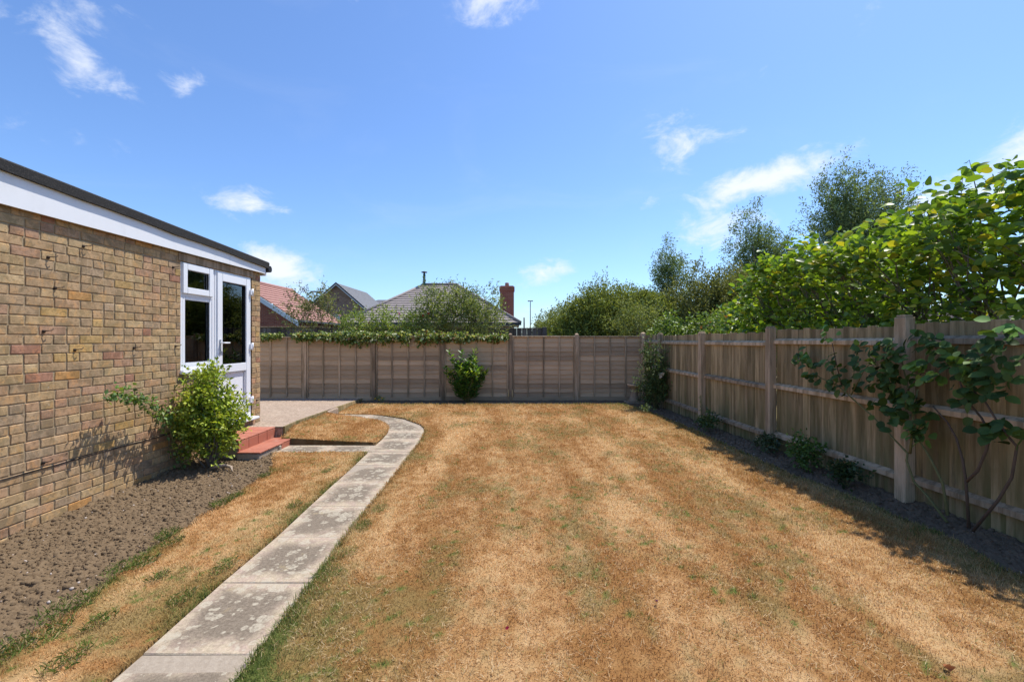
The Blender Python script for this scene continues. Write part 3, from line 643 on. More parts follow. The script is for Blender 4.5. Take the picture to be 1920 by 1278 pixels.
for (y_, z_) in ((3.667, 2.09), (3.968, 2.24), (3.722, 1.849), (3.633, 1.494), (3.89, 1.339), (4.5, 1.346), (5.055, 1.353), (3.63, .447), (5.02, 2.224), (6.66, .54)):
    h = MB(); h.tube([(WX-.01, y_, z_), (WX+.022, y_+.004, z_+.004), (WX+.036, y_+.028, z_+.008), (WX+.034, y_+.046, z_+.020)], .0042, 6); h.lathe([(.011, z_-.011), (.011, z_+.011)], WX+.002, y_, 8); hp(h.build('wall_hook', m_rust))
# glazing unit
def framebox(name, parent, y0, y1, z0, z1, wdt, x0, x1, mat=m_upvc, bot=None):
    """four mitred-looking bars round an opening"""
    bot = bot or wdt; mb = MB(); mb.box(x0, x1, y0, y0+wdt, z0, z1); mb.box(x0, x1, y1-wdt, y1, z0, z1); mb.box(x0, x1-.0005, y0+wdt-.002, y1-wdt+.002, z1-wdt, z1); mb.box(x0, x1-.0005, y0+wdt-.002, y1-wdt+.002, z0, z0+bot)
    o = mb.build(name, mat, parent, .006, seg=2); return o
win = hp(framebox('window', None, 5.145, 5.735, 1.075, 2.315, .045, WX-.075, WX-.012))
framebox('frame_rail', win, 5.188, 5.694, 1.118, 1.93, .045, WX-.07, WX-.016); 
MB().box(WX-.07, WX-.013, 5.19, 5.70, 1.925, 1.965).build('transom', m_upvc, win, .006)
framebox('sash', win, 5.165, 5.69, 1.955, 2.305, .075, WX-.055, WX+.010)
MB().box(WX-.050, WX-.046, 5.22, 5.66, 1.15, 1.90).build('pane', m_glass, win)
MB().box(WX-.030, WX-.026, 5.225, 5.63, 2.02, 2.245).build('pane', m_glass, win)
framebox('gasket', win, 5.230, 5.652, 1.160, 1.888, .006, WX-.045, WX-.020, m_gasket); framebox('gasket', win, 5.236, 5.618, 2.026, 2.236, .006, WX-.024, WX-.004, m_gasket)
MB().box(WX-.06, WX+.045, 5.12, 5.765, 1.035, 1.072).build('sill', m_upvc, win, .008, seg=2)
door = hp(framebox('door', None, 5.742, 6.538, .315, 2.315, .042, WX-.08, WX-.012))
lf = framebox('door_leaf', door, 5.775, 6.505, .335, 2.285, .105, WX-.060, WX+.004, bot=.20)
MB().box(WX-.060, WX+.0035, 5.875, 6.405, .995, 1.105).build('mid_rail', m_upvc, door, .006, seg=2)
MB().box(WX-.050, WX-.030, 5.875, 6.405, .53, 1.0).build('lower_panel', m_upvc, door, .003)
MB().box(WX-.034, WX-.030, 5.875, 6.405, 1.10, 2.185).build('pane', m_glass, door)
framebox('gasket', door, 5.884, 6.396, 1.108, 2.176, .006, WX-.03, WX-.006, m_gasket)
framebox('bead', door, 5.884, 6.396, .538, .992, .012, WX-.03, WX-.008, m_upvc)
MB().box(WX-.08, WX+.085, 5.70, 6.60, .292, .326).build('sill', m_upvc, door, .008, seg=2)
hd = MB(); hd.box(WX+.004, WX+.016, 5.807, 5.835, 1.235, 1.43); hb = hd.build('handle_plate', m_steel, door, .004)
MB().tube([(WX+.012, 5.821, 1.385), (WX+.055, 5.821, 1.385), (WX+.058, 5.84, 1.385), (WX+.056, 5.94, 1.385)], .010, 8).build('handle', m_upvc, door)
MB().tube([(WX+.012, 5.821, 1.275), (WX+.022, 5.821, 1.275)], .009, 8).build('key_barrel', m_steel, door)
for z_ in (2.10, 1.33, .57):
    hg = MB(); hg.box(WX-.004, WX+.03, 6.478, 6.530, z_-.035, z_+.035); hg.tube([(WX+.028, 6.512, z_-.05), (WX+.028, 6.512, z_+.05)], .014, 8); hg.build('hinge', m_upvc, door, 0)
hp(obox('door_reveal', m_gasket, None, WX-.03, WX-.004, 6.540, 6.553, .30, 2.31))

# ------------------------------------------------------------------ tiled steps
st = empty('tiled_steps', (-3.4, 5.95, 0), label='two red tiled steps with chipped tiles below the white door', cat='steps')
def sp(o): o.parent = st; o.matrix_parent_inverse = Matrix.Translation(st.location).inverted(); return o
b = MB(); b.box(-3.735, -3.315, 5.505, 6.345, -.1, .190); b.box(-3.315, -3.045, 5.475, 6.435, -.1, .052); sp(b.build('step_core', m_stepmortar, None, .01))
def tile(x0, x1, y0, y1, z0, z1): 
    j = random.uniform(-.0015, .0015); sp(MB().box(x0+.002, x1-.002, y0+.002, y1-.002, z0+j, z1+j).build('tile', m_tile, None, .004))
for i in range(4):
    y0 = 5.50+i*.2125
    for (x0, x1) in ((-3.735, -3.525), (-3.525, -3.300)): tile(x0, x1, y0, y0+.2125, .192, .211)
    sp(MB().box(-3.313, -3.302, y0+.003, y0+.2095, .070, .189).build('tile', m_tile, None, .003))
for i in range(5):
    y0 = 5.47+i*.194; tile(-3.312, -3.028, y0, y0+.194, .054, .072)
for (a, c) in ((5.99, 6.20), (6.203, 6.437)): sp(MB().box(-3.043, -3.032, a, c, -.035, .0515).build('tile', m_tile, None, .003))
o = sp(MB().box(-3.06, -3.02, 5.92, 5.975, -.03, .045).build('mortar_lump', m_stepmortar, None, .012))

# ------------------------------------------------------------------ back fence of lap panels
FY = 10.9
posts = [-8.23, -6.59, -4.945, -3.297, -1.661, -.038, 1.546, 3.13]
bf = empty('lap_panel_fence', (-2.5, FY, 0), label='brown overlap panel fence across the back of the garden', cat='fence')
def bp(o): o.parent = bf; o.matrix_parent_inverse = Matrix.Translation(bf.location).inverted(); return o
def slat_mesh(w, h, seed):
    rr = np.random.default_rng(seed); n = 7; xs = np.linspace(0, w, n); lo = rr.uniform(-.010, .010, n); V = []
    for x, l in zip(xs, lo): V += [(x, -.030, l), (x, -.008, h), (x, .0, h), (x, -.012, l)]
    F = []
    for i in range(n-1):
        for k in range(4): a = i*4+k; b = i*4+(k+1) % 4; F.append((a, b, b+4, a+4))
    F += [(3, 2, 1, 0), tuple((n-1)*4+k for k in range(4))]
    me = bpy.data.meshes.new('slat'); me.from_pydata(V, [], F); me.update(); me.materials.append(m_slat); return me
for i in range(len(posts)):
    x = posts[i]; hh = 1.575 if i != 7 else 1.60
    m = MB(); w = .042 if i < 7 else .045; m.prism([(x-w, FY-.072), (x+w, FY-.072), (x+w, FY+.035), (x-w, FY+.035)], -.15, hh-.03)
    tops = [(x-w, FY-.072), (x+w, FY-.072), (x+w, FY+.035), (x-w, FY+.035)]
    m.v[4:8] = [(px, py, hh-.03) for px, py in tops]; q = [(x-w*.45, FY-.035, hh), (x+w*.45, FY-.035, hh), (x+w*.45, FY+.015, hh), (x-w*.45, FY+.015, hh)]
    for k in range(4): m.poly([(*tops[k], hh-.03), (*tops[(k+1) % 4], hh-.03), q[(k+1) % 4], q[k]])
    m.poly(q); bp(m.build('post', m_post, None, .004))
    if i == len(posts)-1: break
    x0, x1 = x+w+.004, posts[i+1]-w-.004; wd = x1-x0; dz = (-.018, -.018, -.012, .0, -.004, .004, .0)[i]; zt = 1.51+dz
    pn = empty('fence_panel', (x0, FY, 0)); pn.parent = bf; pn.matrix_parent_inverse = Matrix.Translation(bf.location).inverted(); pn['label'] = 'overlap panel of wavy horizontal slats'
    [MB().box(xa, xa+.038, -.046, .02, .06, zt-.03).build('side_batten', m_rail, pn, .003) for xa in (0, wd-.038)]
    MB().box(-.002, wd+.002, -.060, .03, zt-.03, zt).build('capping', m_rail, pn, .004)
    for k in (1, 2, 3): MB().box(wd*k/4-.016, wd*k/4+.016, -.050, -.020, .06, zt-.032).build('batten', m_rail, pn, .003)
    MB().box(.0, wd, .004, .016, -.05, zt-.031).build('backing', m_slat, pn)
    vars_ = [slat_mesh(wd-.078, .135, 100+i*7+j) for j in range(4)]
    for s in range(13):
        o = bpy.data.objects.new('slat', vars_[(s*3+i) % 4]); o.location = (.039, random.uniform(-.002, .001), .055+s*.1085); o.rotation_euler = (0, random.uniform(-.004, .004), 0); link(o, pn)
    MB().box(0, wd, -.034, .003, -.08, .068).build('gravel_board', m_slat, pn, .004)

# ------------------------------------------------------------------ right fence of upright boards
th = math.atan(.0492)
rf = empty('board_fence', (3.692, 0, 0), th, label='weathered upright board fence with three rails along the right side', cat='fence')
py_ = [.10, 2.10, 4.015, 5.925, 7.845, 9.765, 10.92]
wds = [MB().box(-.004, .010, 0, .112, 0, 1.0).mesh('board', .002) for _ in range(1)]
for i, y in enumerate(py_):
    up = (.06, .05, .03, .0, -.01, .0, .0)[i]; big = .056 if i in (2,) else .048
    ht = (1.66, 1.66, 1.645, 1.60, 1.565, 1.565, 1.575)[i]
    m = MB().box(-.085, .012, y-big, y+big, -.15, ht-.02); m.box(-.075, .002, y-big+.01, y+big-.01, ht-.021, ht); m.build('post', m_rpost, rf, .006)
    if i == len(py_)-1: break
    y0, y1 = y+big, py_[i+1]-.048; L = y1-y0
    for z_, hh in ((1.375+up, .075), (.80+up, .075), (.17+up, .075)):
        m = MB(); sag = random.uniform(-.008, .008)
        n = len(m.v); pr = [(.012, -.5*hh), (.012, .5*hh), (-.035, .18*hh), (-.035, -.38*hh)]
        A = [(x, y0-.005, z_+z) for x, z in pr]; B = [(x, y1+.005, z_+z+sag) for x, z in pr]; m.poly(A); m.poly(B[::-1])
        for k in range(4): m.poly([A[k], A[(k+1) % 4], B[(k+1) % 4], B[k]])
        m.build('rail', m_rail, rf, .004)
    nb = max(1, round(L/.0985)); st_ = L/nb
    for k in range(nb):
        o = bpy.data.objects.new('board', wds[0]); 
        if not wds[0].materials: wds[0].materials.append(m_board)
        o.location = (.018+.004*(k % 2)+random.uniform(-.002, .002), y0+k*st_-.004, -.10); o.scale = (1, (st_+.010)/.112, 1.625+up+random.uniform(-.012, .010)); o.rotation_euler = (random.uniform(-.004, .004), 0, random.uniform(.03, .05)); link(o, rf)

# ------------------------------------------------------------------ neighbour's fence beyond
nf = empty('neighbour_fence', (-2.5, 13.0, 0), label='low dark grey upright board fence seen over the lap panels', cat='fence')
nbm = MB().box(0, .14, -.01, .01, 0, 1.0).mesh('board', .002); nbm.materials.append(m_nboard)
def npar(o): o.parent = nf; o.matrix_parent_inverse = Matrix.Translation(nf.location).inverted(); return o
for k in range(58):
    x = -7.6+k*.146; o = bpy.data.objects.new('board', nbm); o.location = (x, 13.0+.006*(k % 2), 0); o.scale = (1, 1, (1.77 if x < -5.4 else 1.735)+random.uniform(-.004, .004)); link(o); npar(o)
npar(MB().box(-7.7, -5.42, 12.95, 13.06, 1.772, 1.80).build('capping', m_rail, None, .004)); npar(MB().box(-5.42, .86, 12.97, 13.05, 1.737, 1.755).build('capping', m_nboard, None, .004))
npar(MB().box(.86, .99, 12.94, 13.06, -.1, 1.78).build('post', m_nboard, None, .006))

# ------------------------------------------------------------------ houses beyond
def slope(mb, eL, eR, rR, rL, n, lift=.035):
    """a roof slope laid in n overlapping courses; corner points eave-left, eave-right, ridge-right, ridge-left"""
    eL, eR, rR, rL = (Vector(p) for p in (eL, eR, rR, rL)); nr = (eR-eL).cross(((rR+rL)/2)-((eL+eR)/2)).normalized()
    if nr.z < 0: nr = -nr
    for i in range(n):
        a, b = i/n, min(1, (i+1.15)/n); p = eL.lerp(rL, a)+nr*lift; q = eR.lerp(rR, a)+nr*lift; r = eR.lerp(rR, b)+nr*.004; s = eL.lerp(rL, b)+nr*.004
        mb.poly([p, q, r, s]); mb.poly([p-nr*lift, q-nr*lift, q, p])
def ridge(mb, a, b, r=.09): mb.tube([a, b], r, 6)
def barge(name, mat, h, x1, z1, x2, z2, yy, dep, th):
    m = MB(); A = [(x1, yy, z1), (x2, yy, z2), (x2, yy, z2-dep), (x1, yy, z1-dep)]; B = [(x, y+th, z) for x, y, z in A]; m.poly(A); m.poly(B[::-1])
    for k in range(4): m.poly([A[k], A[(k+1) % 4], B[(k+1) % 4], B[k]])
    hb_(m.build(name, mat), h)
# red-roofed bungalow on the left
h = empty('red_roof_bungalow', (-14.7, 27, 0), label='red tiled bungalow with pale bargeboard beyond the brick extension', cat='house')
def hb_(o, h): o.parent = h; o.matrix_parent_inverse = Matrix.Translation(h.location).inverted(); return o
m = MB(); m.poly([(-18, 23.9, -.2), (-11.45, 23.9, -.2), (-11.45, 23.9, 2.45), (-14.7, 23.9, 4.55), (-18, 23.9, 2.45)]); m.poly([(-11.45, 23.9, -.2), (-11.45, 30.3, -.2), (-11.45, 30.3, 2.45), (-11.45, 23.9, 2.45)]); m.poly([(-18, 30.3, -.2), (-11.45, 30.3, -.2), (-11.45, 30.3, 2.45), (-14.7, 30.3, 4.55), (-18, 30.3, 2.45)])
m.poly([(-18, 23.9, -.2), (-18, 30.3, -.2), (-18, 30.3, 2.45), (-18, 23.9, 2.45)]); hb_(m.build('wall', m_fbrick_red), h)
m = MB(); slope(m, (-11.2, 23.7, 2.43), (-11.2, 30.5, 2.43), (-14.7, 30.5, 4.68), (-14.7, 23.7, 4.68), 14, .05); slope(m, (-18.2, 30.5, 2.43), (-18.2, 23.7, 2.43), (-14.7, 23.7, 4.68), (-14.7, 30.5, 4.68), 14, .05)
rr_ = hb_(m.build('roof', m_roof_red), h); ridge(mr := MB(), (-14.7, 23.7, 4.70), (-14.7, 30.5, 4.70), .11); hb_(mr.build('ridge_tile', m_roof_red), h)
for x1, z1, x2, z2 in ((-11.1, 2.36, -14.7, 4.67), (-18.3, 2.36, -14.7, 4.67)):
    barge('bargeboard', m_barge, h, x1, z1, x2, z2, 23.62, .26, .05)
hb_(MB().tube([(-11.08, 23.7, 2.36), (-11.08, 30.5, 2.36)], .07, 8).build('gutter', m_dark_trim), h)
# brown brick gable house
h = empty('gable_house', (-16.1, 45, 0), label='brown brick gable-fronted house with slate roof in the distance', cat='house')
zx, ze, hw, xc = 6.6, 4.05, 2.95, -16.1
m = MB()
for yy in (42, 50): m.poly([(xc-hw+.15, yy, -.2), (xc+hw-.15, yy, -.2), (xc+hw-.15, yy, ze), (xc, yy, zx-.1), (xc-hw+.15, yy, ze)])
for s in (-1, 1): m.poly([(xc+s*(hw-.15), 42, -.2), (xc+s*(hw-.15), 50, -.2), (xc+s*(hw-.15), 50, ze), (xc+s*(hw-.15), 42, ze)])
hb_(m.build('wall', m_fbrick_brown), h)
m = MB(); slope(m, (xc+hw, 41.7, ze), (xc+hw, 50.3, ze), (xc, 50.3, zx), (xc, 41.7, zx), 16, .03); slope(m, (xc-hw, 50.3, ze), (xc-hw, 41.7, ze), (xc, 41.7, zx), (xc, 50.3, zx), 16, .03); hb_(m.build('roof', m_roof_slate), h)
for nm, off, mat, yy in (('bargeboard', -.06, m_barge, 41.60), ('verge', .06, m_dark_trim, 41.57)):
    for sg in (-1, 1): barge(nm, mat, h, xc+sg*hw, ze+off, xc, zx+off, yy, .14, .08)
w_ = hb_(MB().box(-16.9, -15.85, 41.93, 41.98, 2.1, 3.72).build('window', m_barge), h); MB().box(-16.82, -15.93, 41.91, 41.925, 2.2, 3.64).build('pane', m_far_glass, w_)
# slate-roofed house behind it
h = empty('slate_roof_house', (-17, 58, 0), label='slate roof end peeping out behind the brown brick gable house', cat='house')
hb_(MB().box(-19.5, -12.2, 56, 62, -.2, 4.6).build('wall', m_fbrick_brown), h); m = MB(); slope(m, (-19.9, 55.7, 4.6), (-11.9, 55.7, 4.6), (-14.0, 59, 6.55), (-17.4, 59, 6.55), 12, .03); slope(m, (-11.9, 62.3, 4.6), (-19.9, 62.3, 4.6), (-17.4, 59, 6.55), (-14.0, 59, 6.55), 12, .03); slope(m, (-11.9, 55.7, 4.6), (-11.9, 62.3, 4.6), (-14.0, 59, 6.55), (-14.0, 59, 6.55), 12, .03); slope(m, (-19.9, 62.3, 4.6), (-19.9, 55.7, 4.6), (-17.4, 59, 6.55), (-17.4, 59, 6.55), 12, .03); hb_(m.build('roof', m_roof_slate), h)
# hipped bungalow
h = empty('hipped_bungalow', (-4.7, 30, 0), label='hipped grey-brown tiled bungalow with tall red brick chimney', cat='house')
e = 2.36; zr = 5.07; A, B, Cc, D_ = (-9.75, 26, e), (.48, 26, e), (.48, 35, e), (-9.75, 35, e); r1, r2 = (-5.83, 30.5, zr), (-3.75, 30.5, zr)
hb_(MB().box(-9.4, .12, 26.35, 34.6, -.2, 2.40).build('wall', m_fbrick_brown), h)
m = MB(); slope(m, A, B, r2, r1, 17, .05); slope(m, B, Cc, r2, r2, 17, .05); slope(m, Cc, D_, r1, r2, 17, .05); slope(m, D_, A, r1, r1, 17, .05); rf_ = hb_(m.build('roof', m_roof_grey), h)
for p, q in ((A, r1), (D_, r1), (B, r2), (Cc, r2), (r1, r2)): m = MB(); ridge(m, (p[0], p[1], p[2]+.04), (q[0], q[1], q[2]+.05), .10); hb_(m.build('hip_tile' if q != r2 or p != r1 else 'ridge_tile', m_roof_grey), h)
hb_(MB().box(-9.80, .53, 25.95, 26.06, 2.24, 2.36).build('gutter', m_dark_trim), h); hb_(MB().box(-9.6, .35, 26.06, 26.40, 2.20, 2.25).build('soffit', m_barge), h)
c = MB(); c.box(-.74, .12, 27.9, 28.6, -.2, 4.55); c.box(-.78, .16, 27.86, 28.64, 4.40, 4.66); c.box(-.72, .10, 27.92, 28.58, 4.659, 4.72); ch = hb_(c.build('chimney', m_chim, None, .01), h); MB().lathe([(.13, 4.70), (.12, 4.92), (.10, 4.94)], -.31, 28.25, 12).build('chimney_pot', m_roof_red, ch)
fl = hb_(MB().lathe([(.085, 4.4), (.085, 5.78)], -5.86, 30.4, 12).build('flue', m_green_pipe), h); MB().lathe([(.06, 5.78), (.06, 5.86), (.20, 5.88), (.20, 5.93), (.02, 5.98)], -5.86, 30.4, 12).build('flue_cap', m_dark_trim, fl)
# house hidden behind the trees on the right
h = empty('gabled_house', (17, 34, 0), label='red brick gabled house half hidden behind the trees on the right', cat='house')
m = MB()
for yy in (30, 33.5): m.poly([(14.3, yy, -.2), (20.3, yy, -.2), (20.3, yy, 4.5), (17.3, yy, 6.8), (14.3, yy, 4.5)])
for xx in (14.3, 20.3): m.poly([(xx, 30, -.2), (xx, 33.5, -.2), (xx, 33.5, 4.5), (xx, 30, 4.5)])
hb_(m.build('wall', m_fbrick_red), h); m = MB(); slope(m, (14.0, 33.8, 4.35), (14.0, 29.7, 4.35), (17.3, 29.7, 6.9), (17.3, 33.8, 6.9), 16, .04); slope(m, (20.6, 29.7, 4.35), (20.6, 33.8, 4.35), (17.3, 33.8, 6.9), (17.3, 29.7, 6.9), 16, .04); hb_(m.build('roof', m_roof_grey), h)
for sg in (-1, 1): barge('bargeboard', m_barge, h, 17.3+sg*3.35, 4.3, 17.3, 6.88, 29.62, .22, .06)
# low bungalow to the right, glimpsed under the big-leaved shrub
h = empty('low_bungalow', (13.5, 12.5, 0), label='low tiled roof glimpsed under the big-leaved shrub at far right', cat='house')
hb_(MB().box(10.6, 17, 9.4, 16, -.2, 1.8).build('wall', m_fbrick_brown), h); m = MB(); slope(m, (10.2, 16.4, 1.75), (10.2, 9.0, 1.75), (13.8, 9.0, 2.45), (13.8, 16.4, 2.45), 14, .04); slope(m, (17.4, 9.0, 1.75), (17.4, 16.4, 1.75), (13.8, 16.4, 2.45), (13.8, 9.0, 2.45), 14, .04); hb_(m.build('roof', m_roof_grey), h)
m = MB(); m.poly([(10.6, 9.4, 1.8), (17, 9.4, 1.8), (13.8, 9.4, 2.4)]); hb_(m.build('gable_wall', m_fbrick_brown), h)
# lamp posts
for (x, y, zt, w, lab) in ((-21.4, 50, 6.75, .45, 'double-headed street lamp rising left of the brown gable house'), (2.42, 60, 6.55, .22, 'slim street lamp in open sky right of the brick chimney')):
    lp = empty('street_lamp', (x, y, 0), label=lab, cat='street lamp', group='street lamps beyond the gardens')
    MB().tube([(0, 0, -.2), (0, 0, 2), (0, 0, zt-.1)], [.09, .07, .05], 8).build('pole', m_lampmetal, lp)
    for s in (-1, 1):
        l = MB(); l.box(min(0, s*w*1.6), max(0, s*w*1.6), -.12, .12, zt-.10, zt-.02); l.box(min(s*.1, s*w*1.5), max(s*.1, s*w*1.5), -.1, .1, zt-.14, zt-.10); l.build('lamp_head', m_lampmetal, lp, .02)
p = MB().tube([(1.6, 60, -.2), (1.6, 60, 4.3)], .10, 8).build('telegraph_post', m_lampmetal); tag(p, 'short dark post in the gap beside the bungalow eaves', 'post')

# ------------------------------------------------------------------ foliage tools
def unit(v): return v/np.maximum(np.linalg.norm(v, axis=-1, keepdims=True), 1e-6)
def leaf_cloud(P, D, L, wr=.42, upb=.6, cup=.12, droop=.15):
    n = len(P); D = unit(D); N = rng.normal(size=(n, 3)); N[:, 2] += upb*2; N = unit(N - D*np.sum(N*D, 1, keepdims=True)); Sd = np.cross(D, N)
    L = np.broadcast_to(np.asarray(L, float), (n,))[:, None]; w = L*wr*.5
    a = P; m1 = P+D*L*.45+Sd*w+N*L*cup; t = P+D*L-N*L*droop; m2 = P+D*L*.45-Sd*w+N*L*cup
    V = np.stack([a, m1, t, m2], 1).reshape(-1, 3); b = np.arange(n)[:, None]*4; F = np.concatenate([b+np.array([[0, 1, 2]]), b+np.array([[0, 2, 3]])], 0)
    return V, F
def pick(cols, n, w=None, jit=.3):
    cols = np.array(cols, float); w = np.ones(len(cols)) if w is None else np.array(w, float); c = cols[rng.choice(len(cols), n, p=w/w.sum())]; return c*rng.uniform(1-jit, 1+jit, (n, 1))
def lobes(D, k=9, f=3.2, seed=0):
    r = np.random.default_rng(seed); s = 0
    for _ in range(k): s = s+np.sin(D@(r.normal(size=3)*f)+r.uniform(0, 6.28))
    return s/k**.5
def crown_twigs(ctr, rad, n, amp=.18, freq=3.2, seed=0, fill=2.0, zmin=None):
    D = unit(rng.normal(size=(n, 3))); rr = (1+amp*lobes(D, 9, freq, seed)+amp*.6*lobes(D, 9, freq*2.6, seed+5))*rng.random(n)**(1/fill)
    P = np.array(ctr)+D*np.array(rad)*rr[:, None]
    if zmin is not None: P[:, 2] = np.maximum(P[:, 2], zmin+rng.uniform(0, .1, n))
    return P, D, rr
def twig_leaves(P, D, per, tl, up, spread):
    n = len(P); T = unit(D*.6+np.array((0, 0, up))+rng.normal(size=(n, 3))*.45); tt = np.linspace(.05, 1, per)
    Q = (P[:, None]+T[:, None]*tl*tt[None, :, None]*rng.uniform(.7, 1.2, (n, 1, 1))+rng.normal(size=(n, per, 3))*spread).reshape(-1, 3)
    DD = unit(np.repeat(T, per, 0)*.7+rng.normal(size=(n*per, 3))*.65); return Q, DD
def stems(parent, base, tips, r0, mat, name='branch', mid=.35, sides=6):
    for t in tips:
        b = Vector(base); t = Vector(t); m1 = b.lerp(t, .35)+Vector((random.uniform(-1, 1), random.uniform(-1, 1), .6))*(t-b).length*.08; m2 = b.lerp(t, .7)+Vector((random.uniform(-1, 1), random.uniform(-1, 1), .6))*(t-b).length*.07
        MB().tube([b, m1, m2, t], [r0, r0*.75, r0*.5, r0*.18], sides).build(name, mat, parent)
def plant(name, label, cat, base, crowns, cols, wts, leaf, per=12, tl=.25, up=.5, spread=.03, wr=.42, mat=None, trunk=None, nstem=5, stem_r=.012, stem_mat=None, amp=.18, freq=3.2, fill=2., young=None, group=None, zmin=None, jit=.3, extra=None):
    o = empty(name, base, label=label, cat=cat, group=group); Vs, Fs, Cs, k = [], [], [], 0; tips = []
    for ci, (cx, cy, cz, rx, ry, rz, n) in enumerate(crowns):
        P, D, rr = crown_twigs((cx, cy, cz), (rx, ry, rz), n, amp, freq, int(abs(base[0]*13+base[1]*7))+ci*3, fill, zmin)
        Q, DD = twig_leaves(P, D, per, tl, up, spread); L = leaf*rng.uniform(.6, 1.25, len(Q)); V, F = leaf_cloud(Q, DD, L, wr)
        c = pick(cols, len(Q), wts, jit); tint = rng.uniform(.75, 1.25, (len(P), 1)); c = c*np.repeat(tint, per, 0)
        if young is not None:
            tipness = np.tile(np.linspace(0, 1, per), len(P))*np.repeat(np.clip(rr-.55, 0, 1)*2, per); m_ = (tipness > .55) & (rng.random(len(Q)) < .6); c[m_] = np.array(young)*rng.uniform(.75, 1.2, (m_.sum(), 1))
        Vs.append(V); Fs.append(F+k); Cs.append(np.repeat(c, 4, 0)); k += len(V)
        sel = P[rng.choice(len(P), min(len(P), nstem))]; tips.append(((cx, cy, cz, rz), sel))
    V = np.concatenate(Vs)-np.array(base); me = np_mesh('crown', V, np.concatenate(Fs), np.concatenate(Cs)); add('crown', me, mat or m_leaf, o)
    sm = stem_mat or m_bark
    if trunk:
        r0, = trunk[:1]; 
        for (cx, cy, cz, rz), sel in tips:
            top = Vector((cx, cy, cz+rz*.55))-Vector(base); q = top*.5+Vector((random.uniform(-.1, .1), random.uniform(-.1, .1), 0)); MB().tube([(0, 0, -.2), tuple(q*.5), tuple(q), tuple(top)], [r0, r0*.85, r0*.65, r0*.15], 8).build('trunk', sm, o)
            stems(o, q, [Vector(p)-Vector(base) for p in sel], r0*.35, sm)
    else:
        for (_, sel) in tips: stems(o, (0, 0, -.08), [Vector(p)-Vector(base) for p in sel], stem_r, sm, 'stem')
    if extra: extra(o)
    return o
def flowers(o, base, pts, size, col, name='flower', petals=9):
    for p in pts:
        n = petals; D = unit(rng.normal(size=(n, 3))+np.array((0, -.4, .6))); P = np.repeat(np.array(p, float)[None]-np.array(base), n, 0); V, F = leaf_cloud(P-D*size*.2, D, size*rng.uniform(.8, 1.1, n), .9, .2, .25, .1)
        add(name, np_mesh(name, V, F, np.repeat(np.array(col)*rng.uniform(.85, 1.1, (n, 1)), 4, 0)), m_flower, o)

# ------------------------------------------------------------------ trees and hedge beyond the fences
OL = [(.25, .29, .065), (.195, .24, .06), (.31, .34, .09), (.14, .18, .05)]; OLW = [3, 3, 2, 2]
BG = [(.18, .255, .115), (.23, .31, .145), (.13, .195, .085), (.28, .35, .175)]
plant('hedge_shrub', 'dense olive-green rounded willow hedge directly behind the back fence corner', 'shrub', (3.3, 16, 0), [(3.4, 16, 1.75, 1.75, 1.4, 1.55, 3300), (2.3, 16.4, 1.35, 1.2, 1.2, 1.25, 1700), (4.7, 15.8, 1.55, 1.2, 1.1, 1.35, 11300)], OL, OLW, .095, 12, .30, .9, .05, .40, m_leaf_far, nstem=5, stem_r=.03, amp=.10, freq=4, group='hedge shrubs beyond the back fence')
plant('hedge_shrub', 'pale grey-green low willow shrub at the far left end of the hedge', 'shrub', (2.4, 24, 0), [(3.0, 24, 1.5, 1.7, 1.3, 1.7, 1700), (1.6, 25, 1.2, .9, .9, 1.2, 350), (4.6, 23.5, 1.9, 1.6, 1.2, 1.7, 1300)], [(.21, .25, .10), (.17, .21, .08), (.25, .28, .12)], None, .13, 11, .4, .8, .06, .38, m_leaf_far, nstem=4, stem_r=.03, amp=.14, group='hedge shrubs beyond the back fence')
plant('hedge_shrub', 'tall twiggy olive shrub behind the middle of the right fence', 'shrub', (6.6, 15.0, 0), [(6.5, 15.2, 1.9, 1.4, 1.2, 1.75, 2600), (7.9, 15.6, 2.1, 1.3, 1.2, 1.75, 2400)], [(.22, .24, .075), (.17, .19, .06), (.27, .275, .10), (.14, .15, .055)], None, .095, 12, .32, .9, .05, .40, m_leaf_far, nstem=6, stem_r=.03, amp=.16, freq=4, group='hedge shrubs beyond the back fence')
plant('hedge_shrub', 'tangled dark green shrub with dead twigs right of the twiggy olive shrub', 'shrub', (8.2, 13.0, 0), [(7.6, 13.0, 1.7, 1.2, 1.1, 1.55, 2000), (9.2, 12.6, 1.8, 1.3, 1.1, 1.6, 11300)], [(.19, .22, .075), (.15, .175, .055), (.25, .22, .11)], None, .09, 12, .32, .7, .05, .36, m_leaf_far, nstem=6, stem_r=.03, amp=.18, freq=4, group='hedge shrubs beyond the back fence')
plant('young_tree', 'small pale green leafy tree in front of the dark hedge', 'tree', (3.75, 13.6, 0), [(3.75, 13.6, 1.85, .75, .6, .75, 420)], [(.24, .28, .085), (.19, .235, .065), (.29, .31, .11)], None, .075, 10, .24, .4, .05, .45, m_leaf_far, trunk=(.03,), nstem=6, amp=.15)
creep = dict(cols=[(.17, .25, .05), (.13, .20, .04), (.22, .30, .07), (.10, .16, .035)], wts=[3, 3, 2, 2], leaf=.085, per=9, tl=.22, up=.1, spread=.05, wr=.7, stem_r=.010, stem_mat=m_cane, nstem=4, amp=.2, freq=4)
plant('climbing_vine', 'bright green vine mounded just behind the far end of the right fence', 'climber', (4.4, 11.6, 0), [(4.3, 11.7, 1.35, .85, .6, .62, 420), (5.3, 11.2, 1.45, .8, .6, .62, 420)], **creep)
